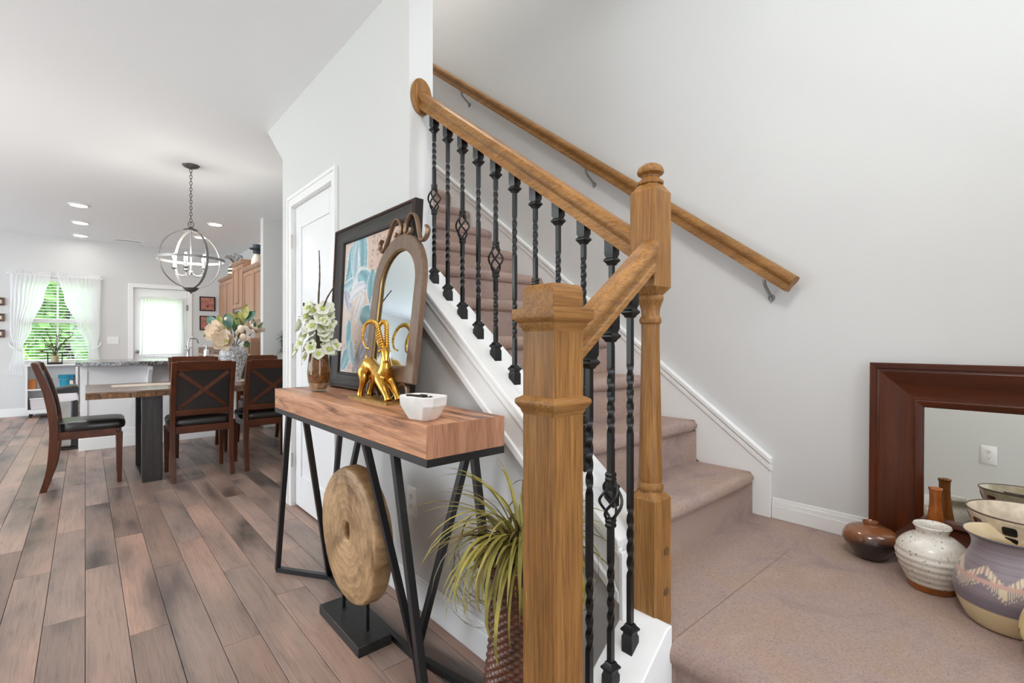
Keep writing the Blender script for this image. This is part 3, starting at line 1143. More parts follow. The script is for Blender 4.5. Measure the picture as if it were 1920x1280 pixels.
for i in range(10):
    y = 1.770 - i * 0.1034
    baluster(up_rail, 1.12, y, cap_z(y), rail_z(y) + 0.004, i % 2 == 0, 0.75, 'y')


def low_rail_z(x):
    return 1.300 + 0.765 * (x - 1.082)


lo_rail = thing('stair_railing', (0.92, 0.697, 0.30), 'short oak and black iron railing between the two newel posts', 'railing')
m = MB()
rail_between(m, (0.776, 0.694, low_rail_z(0.776)), (1.081, 0.694, low_rail_z(1.081)), (0, 1, 0), 1.0)
m.build('handrail', 'oak_x', lo_rail, sharp=30)
for i, x in enumerate((1.004, 0.926, 0.848)):
    baluster(lo_rail, x, 0.697, curb_z(x), low_rail_z(x) + 0.003, i == 1, 0.75, 'x')

# --- rail on the stair wall
wr = thing('wall_handrail', (2.09, 2.4, 1.3), 'oak handrail on metal brackets along the stair wall', 'handrail')
m = MB()


def wr_z(y):
    return 1.322 + 0.748 * (y - 0.72)


rail_between(m, (2.092, 0.715, wr_z(0.715)), (2.092, 4.35, wr_z(4.35)), (1, 0, 0), 1.05, plumb=False)
m.build('handrail', 'oak_y', wr, sharp=30)
for y in (0.80, 1.745, 2.935, 4.1):
    m = MB()
    z = wr_z(y)
    m.tube(curve_pts([(2.092, y, z - 0.004), (2.100, y, z - 0.030), (2.135, y, z - 0.055), (2.168, y, z - 0.075)], 5), 0.0065, 8)
    m.bar((2.092, y - 0.028, z - 0.028 * 0.748 - 0.003), (2.092, y + 0.028, z + 0.028 * 0.748 - 0.003), 0.016, 0.006)
    m.lathe([(0.002, 0), (0.014, 0.0), (0.014, 0.003), (0.006, 0.006), (0.002, 0.006)], 14, M=Matrix.Translation((2.17, y, z - 0.078)) @ Matrix.Rotation(-math.pi / 2, 4, 'Y'))
    m.tube([(2.160, y, z - 0.078), (2.160, y, z - 0.10)], [0.006, 0.003], 8)
    m.build('bracket', 'pewter', wr)


# ================================================================== CONSOLE TABLE AND WHAT STANDS ON IT
TZ = 0.892
TX0, TX1, TY0, TY1 = 0.690, 0.965, 1.127, 2.52
ct = thing('console_table', ((TX0 + TX1) / 2, (TY0 + TY1) / 2, 0), 'slim console table with a thick wooden top on black angled legs', 'table')
MB().box(TX0, TX1, TY0 + 0.003, TY1 - 0.003, TZ - 0.092, TZ).build('table_top', 'console_wood', ct, 0.002)
for y in (TY0, TY1 - 0.0032):
    MB().box(TX0, TX1, y, y + 0.0032, TZ - 0.092, TZ).build('end_grain', 'console_end', ct, 0.001)
m = MB()
zf0, zf1 = TZ - 0.114, TZ - 0.0925
w = 0.022
m.box(TX0, TX1, TY0, TY0 + w, zf0, zf1)
m.box(TX0, TX1, TY1 - w, TY1, zf0, zf1)
m.box(TX0, TX0 + w, TY0 + w, TY1 - w, zf0, zf1)
m.box(TX1 - w, TX1, TY0 + w, TY1 - w, zf0, zf1)
m.build('top_frame', 'black_metal', ct, 0.001)
B1, B2 = (0.862, 2.275), (0.872, 1.500)
F1, F2, R1, R2 = (0.702, 2.52), (0.702, 1.125), (0.952, 2.52), (0.952, 1.125)
hb = 0.011
for a, b in ((F1, B1), (R1, B1), (B1, B2), (B2, F2), (B2, R2)):
    MB().bar((a[0], a[1], hb), (b[0], b[1], hb), 0.022, 0.022).build('base_bar', 'black_metal', ct)
zt = zf0 + 0.004
for a, b in (((0.702, 2.345), F1), ((0.702, 2.115), B1), ((0.952, 2.345), R1), ((0.952, 2.10), B1),
             ((0.702, 1.535), B2), ((0.702, 1.330), F2), ((0.952, 1.290), B2), ((0.952, 1.270), R2)):
    MB().bar((a[0], a[1], zt), (b[0], b[1], 0.012), 0.022, 0.022, up=(1, 0, 0)).build('leg', 'black_metal', ct)

# --- wooden disc on a stand, on the floor below the table
dk = thing('wooden_disc_sculpture', (0.785, 1.825, 0), 'thick round slice of pale weathered wood on a black stand', 'sculpture')
MB().box(0.722, 0.850, 1.635, 2.015, 0.0, 0.037).build('stand_base', 'black_base', dk, 0.002)
for y in (1.935, 1.715):
    m = MB()
    m.box(0.786, 0.798, y - 0.006, y + 0.006, 0.036, 0.20)
    m.build('support_rod', 'black_metal', dk)
R = 0.258
CYD, CZD = 1.828, 0.372
m = MB()
rr = random.Random(5)
wob = [1 + 0.012 * math.sin(2 * math.pi * k / 64 * 3 + 1) + 0.010 * math.sin(2 * math.pi * k / 64 * 5) + 0.004 * rr.uniform(-1, 1) for k in range(64)]


def disc_ring(x, s, hole=False):
    out = []
    for j in range(64):
        t = 2 * math.pi * j / 64
        if hole:
            out.append((x, CYD + 0.004 + s * 0.024 * math.cos(t), CZD + 0.012 + s * 0.042 * math.sin(t) * (1.0 + 0.2 * math.cos(2 * t))))
        else:
            q = R * s * wob[j]
            out.append((x, CYD + q * math.cos(t), CZD + q * math.sin(t)))
    return out


m.loft([disc_ring(0.786, 1, True), disc_ring(0.764, 1.0, True), disc_ring(0.759, 1.4, True), disc_ring(0.757, 0.40), disc_ring(0.757, 0.75), disc_ring(0.758, 0.955), disc_ring(0.764, 0.985),
        disc_ring(0.776, 1.0), disc_ring(0.815, 1.005), disc_ring(0.826, 0.985), disc_ring(0.829, 0.95), disc_ring(0.829, 0.3)])
# ring-grained end wood
mm, ntm, bsd = _mat('log_slice')
crd = ntm.nodes.new('ShaderNodeTexCoord')
mp = ntm.nodes.new('ShaderNodeMapping')
mp.inputs['Scale'].default_value = (0.4, 1, 1)
ntm.links.new(crd.outputs['Object'], mp.inputs['Vector'])
wv = ntm.nodes.new('ShaderNodeTexWave')
wv.wave_type = 'RINGS'
wv.rings_direction = 'X'
wv.inputs['Scale'].default_value = 9.0
wv.inputs['Distortion'].default_value = 7.0
wv.inputs['Detail'].default_value = 4
wv.inputs['Detail Scale'].default_value = 1.6
ntm.links.new(mp.outputs[0], wv.inputs['Vector'])
nz = _noise(ntm, mp.outputs[0], 7.0, 6, 0.6, 0.5)
c1 = _ramp(ntm, wv.outputs[0], [(0.0, (0.43, 0.28, 0.145)), (0.55, (0.46, 0.305, 0.165)), (1.0, (0.37, 0.23, 0.11))])
c2 = _ramp(ntm, nz.outputs[0], [(0.34, (0.45, 0.36, 0.28)), (0.46, (0.85, 0.80, 0.74)), (0.56, (1.10, 1.06, 1.0)), (0.72, (1.30, 1.24, 1.16))])
cc = _mixc(ntm, 1.0, c1.outputs[0], c2.outputs[0], 'MULTIPLY')
ntm.links.new(cc, bsd.inputs['Base Color'])
bsd.inputs['Roughness'].default_value = 0.55
_bump(ntm, bsd, wv.outputs[0], 0.25, 0.004)
dd = m.build('wood_slice', 'log_slice', None, origin=(0.79, CYD, CZD))
dd.parent = dk
dd.location = Vector((0.79, CYD, CZD)) - dk.location

# --- framed flower painting leaning on the wall
def lean_matrix(xb, zb, xt, zt_, yc):
    """local frame: x' = along +Y(world) mirrored so that +u runs towards the camera's right (-Y); v up the leaning face; w out of the face (-X)"""
    v = Vector((xt - xb, 0, zt_ - zb)).normalized()
    u = Vector((0, -1, 0))
    w = u.cross(v)
    M = Matrix.Identity(4)
    for i in range(3):
        M[i][0], M[i][1], M[i][2] = u[i], v[i], w[i]
    M[0][3], M[1][3], M[2][3] = xb, yc, zb
    return M


def frame_loop(W, H, prof, M=None):
    """mitred frame: prof = [(inset from the outer edge, height)], returns an MB"""
    m = MB()
    rings = []
    for d, h in prof:
        rings.append([(-W / 2 + d, d, h), (W / 2 - d, d, h), (W / 2 - d, H - d, h), (-W / 2 + d, H - d, h)])
    m.loft(rings, caps=False, closed=True, M=M)
    return m


PW_, PH_ = 0.80, 0.795
PM = lean_matrix(0.972, TZ + 0.001, 1.011, TZ + 0.79, 2.077)     # back plane of the frame
pt = thing('framed_painting', (0.972, 2.052, TZ), 'large dark framed flower painting leaning on the wall above the console', 'painting')


def M_local(par, M):
    return Matrix.Translation(-par.location) @ M


PL_ = M_local(pt, PM)
frame_loop(PW_, PH_, [(0.0, 0.0), (0.0, 0.036), (0.004, 0.042), (0.016, 0.042), (0.018, 0.038), (0.024, 0.036), (0.050, 0.020), (0.062, 0.018), (0.064, 0.024), (0.072, 0.024), (0.076, 0.014), (0.076, 0.0)], PL_).build('frame', 'dark_frame', pt, local=True, sharp=25)
bd = MB()
step = 0.0105
for (ax, ay), (bx, by) in (((-PW_ / 2 + .009, .009), (PW_ / 2 - .009, .009)), ((PW_ / 2 - .009, .009), (PW_ / 2 - .009, PH_ - .009)), ((PW_ / 2 - .009, PH_ - .009), (-PW_ / 2 + .009, PH_ - .009)), ((-PW_ / 2 + .009, PH_ - .009), (-PW_ / 2 + .009, .009))):
    L = math.hypot(bx - ax, by - ay)
    k = int(L / step)
    for i in range(k):
        t = (i + 0.5) / k
        bd.sphere((ax + (bx - ax) * t, ay + (by - ay) * t, 0.043), 0.0048, 6, 4, (1, 1, 0.8), M=PL_)
ob = bd.build('beading', 'frame_bead', pt, local=True)
ob['kind'] = 'stuff'


# canvas painted in vertex colours (flat print of petals on a peach ground)
def paint(u, v):
    """u, v in 0..1 across / up the picture"""
    def hsh(a, b):
        return math.sin(a * 12.9898 + b * 78.233) * 43758.5453 % 1.0

    def sm(e0, e1, x):
        t = max(0.0, min(1.0, (x - e0) / (e1 - e0)))
        return t * t * (3 - 2 * t)

    def mix(a, b, t):
        return tuple(x + (y - x) * t for x, y in zip(a, b))
    c = mix((0.62, 0.45, 0.36), (0.68, 0.60, 0.56), sm(0.7, 0.2, u) * 0.7)
    c = mix(c, (0.52, 0.36, 0.29), 0.35 * (0.5 + 0.5 * math.sin(5 * u + 7 * v)))
    # curly script marks on the ground
    for k in range(120):
        cx, cy = (k * 0.6180339) % 1.0, (k * 0.4142135 + 0.13) % 1.0
        if not (cx > 0.45 and cy > 0.42 or cy < 0.25):
            continue
        r = 0.013 + 0.013 * ((k * 0.37) % 1)
        d = abs(math.hypot(u - cx, (v - cy) * 0.8) - r)
        if d < 0.0055 and math.sin(3 * math.atan2(v - cy, u - cx) + k) > -0.75:
            c = mix(c, (0.19, 0.12, 0.10), 0.65)
    # stems and leaves (grey violet)
    for x0, y0, x1, y1, w in ((0.16, 0.45, 0.22, 0.9, 0.010), (0.30, 0.0, 0.62, 0.42, 0.022), (0.10, 0.10, 0.20, 0.50, 0.010), (0.44, 0.26, 0.58, 0.46, 0.060), (0.25, 0.02, 0.40, 0.25, 0.05), (0.62, 0.62, 0.80, 0.82, 0.045)):
        dx, dy = x1 - x0, y1 - y0
        t = max(0, min(1, ((u - x0) * dx + (v - y0) * dy) / (dx * dx + dy * dy)))
        d = math.hypot(u - x0 - dx * t, v - y0 - dy * t)
        ww = w * (0.35 + 0.65 * math.sin(math.pi * t) ** 0.6)
        if d < ww:
            c = mix(c, mix((0.235, 0.205, 0.205), (0.36, 0.34, 0.37), 0.5 + 0.5 * math.sin(40 * d + 9 * t)), sm(ww, ww * 0.7, d))
    # petals: centre, half length, half width, angle, tone
    petals = [(0.10, 0.80, .17, .075, 70, 0), (0.20, 0.84, .19, .070, 88, 1), (0.33, 0.86, .19, .075, 112, 0), (0.06, 0.66, .13, .060, 15, 1), (0.27, 0.70, .14, .05, 40, 3), (0.40, 0.66, .16, .08, 150, 0),
              (0.08, 0.54, .10, .055, 120, 2), (0.25, 0.60, .15, .05, 25, 3), (0.52, 0.58, .17, .085, 100, 0), (0.66, 0.62, .17, .080, 75, 1), (0.72, 0.48, .15, .07, 55, 2), (0.46, 0.42, .14, .085, 165, 0),
              (0.62, 0.36, .12, .05, 20, 3), (0.55, 0.50, .10, .05, 60, 2), (0.62, 0.24, .14, .075, 95, 0), (0.50, 0.28, .10, .045, 130, 2), (0.13, 0.26, .14, .06, 80, 0), (0.20, 0.16, .10, .07, 110, 1),
              (0.07, 0.10, .09, .07, 60, 0), (0.84, 0.62, .14, .06, 110, 2), (0.30, 0.48, .12, .05, 75, 3), (0.38, 0.20, .09, .04, 60, 2)]
    tones = [((0.045, 0.205, 0.265), (0.30, 0.52, 0.56)), ((0.16, 0.33, 0.41), (0.52, 0.65, 0.68)), ((0.21, 0.23, 0.32), (0.50, 0.51, 0.60)), ((0.45, 0.47, 0.54), (0.80, 0.78, 0.78))]
    for cx, cy, L, W, an, tn in petals:
        a = math.radians(an)
        p, q = (u - cx) * math.cos(a) + (v - cy) * math.sin(a), -(u - cx) * math.sin(a) + (v - cy) * math.cos(a)
        q += 0.05 * math.sin(p * 14 + cx * 20) * 0.35
        s = p / L
        if abs(s) < 1:
            ww = W * (1 - s * s) ** 0.55 * (1 + 0.25 * s)
            e = abs(q) / max(ww, 1e-4)
            if e < 1:
                d, li = tones[tn]
                k = 0.5 + 0.5 * math.sin(q / W * 5 + p * 11 + cx * 30)
                col = mix(d, li, 0.25 + 0.6 * k * (1 - 0.4 * e))
                if e > 0.84:
                    col = mix(col, (0.78, 0.79, 0.78), 0.8)
                c = mix(c, col, 0.93)
    d = math.hypot(u - 0.62, v - 0.46)
    if d < 0.03:
        c = mix(c, (0.36, 0.26, 0.24), 0.7)
    g = 0.93 + 0.14 * hsh(round(u * 90), round(v * 90))
    return tuple(max(0.0, x * g) for x in c)


cv = MB()
NX = 110
ins = 0.072
vs, cols, fs = [], [], []
for i in range(NX + 1):
    for j in range(NX + 1):
        u, v = j / NX, i / NX
        vs.append((-PW_ / 2 + ins + u * (PW_ - 2 * ins), ins + v * (PH_ - 2 * ins), 0.013))
        cols.append(paint(u, v))
for i in range(NX):
    for j in range(NX):
        p = i * (NX + 1) + j
        fs.append((p, p + 1, p + NX + 2, p + NX + 1))
cv.add(vs, fs, PL_, cols)
cv.build('canvas', 'painted_canvas', pt, local=True)
MB().box(-PW_ / 2 + 0.06, PW_ / 2 - 0.06, 0.06, PH_ - 0.06, 0.004, 0.008, M=PL_).build('backing_board', 'cabinet_dark', pt, local=True)

# --- arched mirror in front of the painting
am = thing('arched_mirror', (0.884, 1.752, TZ), 'small arched mirror with a brown frame and metal scrolls on the console', 'mirror')
AM = M_local(am, lean_matrix(0.884, TZ + 0.001, 0.960, TZ + 0.655, 1.728))
AW, A0, AT = 0.408, 0.072, 0.655           # width, bottom, apex (along the face)


def arch(off, n=24, apex=None):
    w = AW / 2 - off
    sp = AT - AW / 2
    pts = [(-w, A0 + off), (w, A0 + off)]
    for k in range(n + 1):
        t = math.pi * k / n
        pts.append((w * math.cos(t), sp + w * math.sin(t) * (AT - off - sp) / w))
    return pts


def arch_ring(off, h):
    return [(x, y, h) for x, y in arch(off)]


FWd = 0.062
m = MB()
m.loft([arch_ring(o, h) for o, h in ((0.0, 0.0), (0.0, 0.016), (0.004, 0.020), (FWd - 0.004, 0.020), (FWd, 0.017), (FWd, 0.004), (FWd - 0.006, 0.0))], caps=False, closed=True, M=AM)
m.build('frame', 'arch_wood', am, local=True, sharp=30)
m = MB()
m.prism(arch(FWd - 0.008), 'z', 0.004, 0.007, M=AM)
m.build('mirror_pane', 'mirror_glass_dimmed', am, local=True)
m = MB()
m.loft([arch_ring(FWd + q, h) for q, h in ((-0.001, 0.016), (0.0015, 0.0172), (0.003, 0.012))], caps=False, M=AM)
m.build('gilt_lip', 'gold_dull', am, local=True)
for s in (-1, 1):
    m = MB()
    # crown scroll: hook at the outer end, up and over, curl at the middle
    pts = [(0.178, 0.672), (0.192, 0.654), (0.186, 0.632), (0.166, 0.618), (0.145, 0.626), (0.125, 0.662), (0.100, 0.712), (0.072, 0.738), (0.044, 0.735), (0.022, 0.708), (0.018, 0.676), (0.034, 0.658), (0.056, 0.664), (0.062, 0.684)]
    m.tube(curve_pts([(s * x, y - 0.012, 0.012) for x, y in pts], 6), 0.0068, 8, M=AM, up=(0, 0, 1), flat=(1.5, 0.8))
    m.build('crown_scroll', 'bronze', am, local=True)
    m = MB()
    pts = [(0.040, 0.060), (0.020, 0.052), (0.016, 0.020), (0.035, 0.006), (0.060, 0.012), (0.092, 0.048), (0.125, 0.070), (0.152, 0.058), (0.160, 0.030), (0.158, 0.004)]
    m.tube(curve_pts([(s * x, y, 0.010) for x, y in pts], 6), 0.0062, 8, M=AM, up=(0, 0, 1), flat=(1.5, 0.8))
    m.build('foot_scroll', 'bronze', am, local=True)

# --- golden ibex
gt = thing('ibex_figurine', (0.840, 1.765, TZ), 'shiny golden ibex figurine with long curled horns on a flat base', 'figurine')
m = MB()
m.loft([[(x, y, z) for x, y in ((0.797 + i, 1.605 + i), (0.883 - i, 1.605 + i), (0.883 - i, 1.930 - i), (0.797 + i, 1.930 - i))] for i, z in ((0, TZ), (0, TZ + 0.008), (0.004, TZ + 0.012), (0.010, TZ + 0.013))])
m.build('base_plate', 'gold_dull', gt)


def skin_obj(name, mat, verts, edges, parent, sub=2):
    """verts: [(x,y,z,r)] world coordinates"""
    me = bpy.data.meshes.new(name)
    off = parent.location if parent else Vector((0, 0, 0))
    me.from_pydata([tuple(Vector(v[:3]) - off) for v in verts], edges, [])
    o = bpy.data.objects.new(name, me)
    COL.objects.link(o)
    o.parent = parent
    md = o.modifiers.new('skin', 'SKIN')
    md.use_smooth_shade = True
    for i, v in enumerate(verts):
        r = v[3] if isinstance(v[3], tuple) else (v[3], v[3])
        me.skin_vertices[0].data[i].radius = r
        me.skin_vertices[0].data[i].use_root = (i == 0)
    sd = o.modifiers.new('sub', 'SUBSURF')
    sd.levels = sd.render_levels = sub
    me.materials.append(MATS[mat])
    return o


gx = 0.840
m = MB()
# one continuous body: overlapping tapered limbs fused by a voxel remesh
m.tube(curve_pts([(gx, 1.850, 1.020), (gx, 1.828, 1.030), (gx, 1.795, 1.022), (gx, 1.755, 1.004), (gx, 1.718, 0.992), (gx, 1.692, 0.998)], 4), [0.014, 0.022, 0.026, 0.029, 0.030, 0.029, 0.027, 0.025, 0.0235, 0.023, 0.0235, 0.025, 0.028, 0.030, 0.0315, 0.033, 0.033, 0.032, 0.030, 0.028, 0.022], 14)
m.tube(curve_pts([(gx, 1.712, 0.985), (gx, 1.692, 1.015), (gx - 0.002, 1.688, 1.045), (gx - 0.005, 1.686, 1.072), (gx - 0.007, 1.680, 1.090)], 3), [0.028, 0.029, 0.028, 0.026, 0.024, 0.022, 0.020, 0.0185, 0.0175, 0.017, 0.017, 0.0165, 0.015], 12)
m.tube(curve_pts([(gx - 0.006, 1.690, 1.093), (gx - 0.011, 1.672, 1.086), (gx - 0.017, 1.657, 1.070), (gx - 0.023, 1.645, 1.052), (gx - 0.026, 1.640, 1.044)], 3), [0.010, 0.015, 0.017, 0.0175, 0.017, 0.016, 0.0145, 0.013, 0.0115, 0.0105, 0.0098, 0.0095, 0.006], 12)
m.tube([(gx, 1.846, 1.034), (gx, 1.857, 1.050), (gx, 1.855, 1.066)], [0.008, 0.006, 0.003], 8)
for s in (-1, 1):
    m.tube(curve_pts([(gx + s * 0.010, 1.826, 1.024), (gx + s * 0.019, 1.838, 0.998), (gx + s * 0.021, 1.834, 0.972), (gx + s * 0.021, 1.850, 0.944), (gx + s * 0.021, 1.862, 0.922), (gx + s * 0.021, 1.866, 0.905)], 3), [0.022, 0.025, 0.0255, 0.0245, 0.023, 0.021, 0.0185, 0.016, 0.0135, 0.012, 0.0115, 0.0115, 0.012, 0.0125, 0.0135, 0.0145], 12)
    m.tube(curve_pts([(gx + s * 0.010, 1.712, 0.996), (gx + s * 0.019, 1.698, 0.976), (gx + s * 0.021, 1.676, 0.956), (gx + s * 0.021, 1.656, 0.936), (gx + s * 0.021, 1.640, 0.919), (gx + s * 0.021, 1.631, 0.905)], 3), [0.022, 0.0225, 0.022, 0.021, 0.0195, 0.018, 0.017, 0.0165, 0.0155, 0.014, 0.0128, 0.0125, 0.0125, 0.013, 0.0142, 0.0155], 12)
gb = m.build('body', 'gold', gt)
md = gb.modifiers.new('remesh', 'REMESH')
md.mode = 'VOXEL'
md.voxel_size = 0.0028
md.use_smooth_shade = True
md = gb.modifiers.new('smooth', 'SMOOTH')
md.iterations = 5
md.factor = 0.5
for s in (-1, 1):
    ctrl = [(gx - 0.008 + s * 0.008, 1.682, 1.096), (gx - 0.006 + s * 0.014, 1.700, 1.145), (gx + s * 0.020, 1.726, 1.184), (gx + s * 0.026, 1.766, 1.197), (gx + s * 0.030, 1.806, 1.178),
            (gx + s * 0.031, 1.822, 1.138), (gx + s * 0.028, 1.806, 1.102), (gx + s * 0.024, 1.776, 1.092)]
    P = curve_pts(ctrl, 16)
    rs = []
    for i in range(len(P)):
        t = i / (len(P) - 1)
        rs.append((0.0100 * (1 - 0.62 * t)) * (1.22 if (i % 3 == 0 and t < 0.8) else 0.90))
    m = MB()
    m.tube(P, rs, 8)
    m.build('horn', 'gold', gt, sharp=60)
    m = MB()
    m.sphere((gx - 0.006 + s * 0.018, 1.690, 1.084), 0.009, 8, 6, (1.1, 0.5, 0.7))
    m.build('ear', 'gold', gt)
gt.location.y -= 0.03

# --- carved white bowl with dark keys
BWC = (0.742, 1.232)
bw = thing('stone_bowl', (BWC[0], BWC[1], TZ), 'white stone dough bowl with cut corners at the near end of the console', 'bowl')


def octa(w, d, ch, z, a=math.radians(12)):
    pts = [(-w + ch, -d), (w - ch, -d), (w, -d + ch), (w, d - ch), (w - ch, d), (-w + ch, d), (-w, d - ch), (-w, -d + ch)]
    return [(BWC[0] + x * math.cos(a) - y * math.sin(a), BWC[1] + x * math.sin(a) + y * math.cos(a), TZ + z) for x, y in pts]


m = MB()
m.loft([octa(0.026, 0.036, 0.010, 0.0), octa(0.031, 0.041, 0.012, 0.004), octa(0.047, 0.067, 0.020, 0.044), octa(0.049, 0.071, 0.022, 0.070), octa(0.0445, 0.066, 0.020, 0.0715), octa(0.041, 0.061, 0.018, 0.062), octa(0.030, 0.046, 0.012, 0.056)])
m.build('bowl_body', 'stone_white', bw, 0.003, sharp=24)
ky = thing('key_ring', (BWC[0], BWC[1], TZ + 0.056), 'small dark bunch of keys lying in the white stone bowl', 'keys')
m = MB()
m.tube(curve_pts([(BWC[0] + 0.006 * math.cos(t), BWC[1] - 0.036 + 0.012 * math.sin(t), TZ + 0.064 + 0.005 * math.cos(t)) for t in [k * 0.9 for k in range(7)]], 4), 0.0025, 6)
m.build('ring', 'keys_dark', ky)
for k, (dx, dy, a) in enumerate(((0, 0, 0.2), (0.012, 0.02, -0.4), (-0.012, 0.012, 0.5))):
    m = MB()
    Mk = Matrix.Translation((BWC[0] + dx, BWC[1] + dy, TZ + 0.0615 + 0.004 * k)) @ Matrix.Rotation(math.pi / 2 + a, 4, 'Z')
    m.sphere((-0.022, 0, 0), 0.012, 8, 5, (1, 0.8, 0.4), M=Mk)
    m.box(-0.012, 0.036, -0.004, 0.004, -0.0025, 0.0025, M=Mk)
    m.box(0.022, 0.034, -0.008, -0.004, -0.0025, 0.0025, M=Mk)
    m.build('key', 'keys_dark', ky)

# --- glass vase with white blossoms
GV = (0.800, 2.238)
gv = thing('glass_vase', (GV[0], GV[1], TZ), 'tall clear glass vase filled with brown moss at the far end of the console', 'vase')
m = MB()
gp = [(0.030, 0.0), (0.036, 0.004), (0.047, 0.050), (0.0505, 0.085), (0.047, 0.130), (0.039, 0.185), (0.0375, 0.1855), (0.0455, 0.130), (0.0488, 0.085), (0.0453, 0.050), (0.034, 0.008), (0.004, 0.007)]
m.lathe(gp, 32, (GV[0], GV[1], TZ))
m.build('glass_body', 'vase_glass', gv)
m = MB()
m.lathe([(0.004, 0.040), (0.042, 0.041), (0.0475, 0.085), (0.0445, 0.130), (0.038, 0.172), (0.004, 0.176)], 28, (GV[0], GV[1], TZ), fn=lambda r, z, t, i: r * (1 + 0.02 * math.sin(9 * t + 40 * z)))
m.build('moss', 'moss_fill', gv)
m = MB()
m.lathe([(0.004, 0.009), (0.032, 0.010), (0.0405, 0.038), (0.038, 0.044), (0.004, 0.046)], 24, (GV[0], GV[1], TZ))
m.build('pebbles', 'pebble_fill', gv)


def petal_mesh(L, W, cup, n=5):
    """one petal along +x, cupped upwards"""
    vs, fs = [], []
    for i in range(n + 1):
        t = i / n
        w = W * math.sin(math.pi * min(1, 0.12 + 0.82 * t)) ** 0.8
        z = cup * L * t * t
        for k in (-1, -0.5, 0, 0.5, 1):
            vs.append((L * t, w * k, z + 0.25 * W * abs(k) ** 2 * (1 - 0.4 * t)))
    for i in range(n):
        for k in range(4):
            p = i * 5 + k
            fs.append((p, p + 1, p + 6, p + 5))
    return vs, fs


def flower(m, c, axis, L, W, n, cup, layers=1, tw=0.0):
    z = Vector(axis).normalized()
    x = z.orthogonal().normalized()
    y = z.cross(x)
    R3 = Matrix((x, y, z)).transposed().to_4x4()
    for la in range(layers):
        for k in range(n):
            a = 2 * math.pi * (k + 0.5 * la) / n + tw
            vs, fs = petal_mesh(L * (1 - 0.22 * la), W, cup + 0.55 * la)
            m.add(vs, fs, Matrix.Translation(c) @ R3 @ Matrix.Rotation(a, 4, 'Z'))


fl = thing('flower_arrangement', (GV[0], GV[1], TZ + 0.17), 'white and pale green silk blossoms with bare twigs in the glass vase', 'flowers')
rr = random.Random(21)
spots = []
for k in range(58):
    t = rr.random()
    zz = TZ + 0.165 + 0.215 * t
    rad = (0.070 * (1 - 0.55 * t) + 0.010) * rr.uniform(0.55, 1.1)
    an = rr.uniform(0, 2 * math.pi)
    spots.append((GV[0] + rad * math.cos(an) - 0.004, GV[1] + rad * math.sin(an) * 1.15 - 0.02 * t + 0.012, zz))
spots += [(GV[0] - 0.05, GV[1] + 0.10, TZ + 0.30), (GV[0] - 0.05, GV[1] + 0.02, TZ + 0.155), (GV[0] - 0.045, GV[1] - 0.045, TZ + 0.21)]
for k, c in enumerate(spots):
    d = Vector((c[0] - GV[0] - 0.0, c[1] - GV[1], 0.03)) + Vector((-0.035, -0.02, 0))
    m = MB()
    s_ = rr.uniform(0.85, 1.15)
    flower(m, c, d, 0.031 * s_, 0.0165 * s_, 5, 0.35, 1, rr.random() * 3)
    o = m.build('blossom', 'petal_white', fl)
    m = MB()
    flower(m, Vector(c) + d.normalized() * 0.003, d, 0.012, 0.004, 6, 0.9, 1)
    m.build('blossom_centre', 'petal_green', o)
for k in range(4):
    m = MB()
    a = k * 1.6
    m.tube(curve_pts([(GV[0] + 0.01 * math.cos(a), GV[1] + 0.01 * math.sin(a), TZ + 0.10), (GV[0] + 0.012 * math.cos(a), GV[1] + 0.015 * math.sin(a), TZ + 0.25), (GV[0] + 0.02 * math.cos(a), GV[1] + 0.03 * math.sin(a), TZ + 0.40)], 5), 0.003, 6)
    m.build('stem', 'leaf_green', fl)
for ctrl in ([(0.80, 2.245, TZ + 0.12), (0.79, 2.215, TZ + 0.40), (0.785, 2.188, TZ + 0.50), (0.788, 2.196, TZ + 0.57), (0.782, 2.185, TZ + 0.635)], [(0.80, 2.23, TZ + 0.12), (0.80, 2.20, TZ + 0.34), (0.80, 2.15, TZ + 0.41), (0.805, 2.09, TZ + 0.455), (0.81, 2.03, TZ + 0.49)]):
    P = curve_pts(ctrl, 6)
    m = MB()
    m.tube(P, [0.0052 * (1 - 0.6 * i / (len(P) - 1)) * (1 + 0.12 * math.sin(i * 1.9)) for i in range(len(P))], 7)
    m.build('twig', 'twig', fl)
for c, a in (((GV[0] - 0.03, GV[1] + 0.075, TZ + 0.37), (-0.3, 0.5, 0.8)), ((GV[0] - 0.035, GV[1] + 0.07, TZ + 0.345), (-0.4, 0.7, -0.2)), ((GV[0] - 0.04, GV[1] - 0.03, TZ + 0.19), (-0.4, -0.5, 0.6))):
    m = MB()
    vs, fs = petal_mesh(0.042, 0.013, 0.2)
    z = Vector(a).normalized()
    m.add(vs, fs, Matrix.Translation(c) @ z.to_track_quat('X', 'Z').to_matrix().to_4x4())
    m.build('leaf', 'leaf_green', fl)

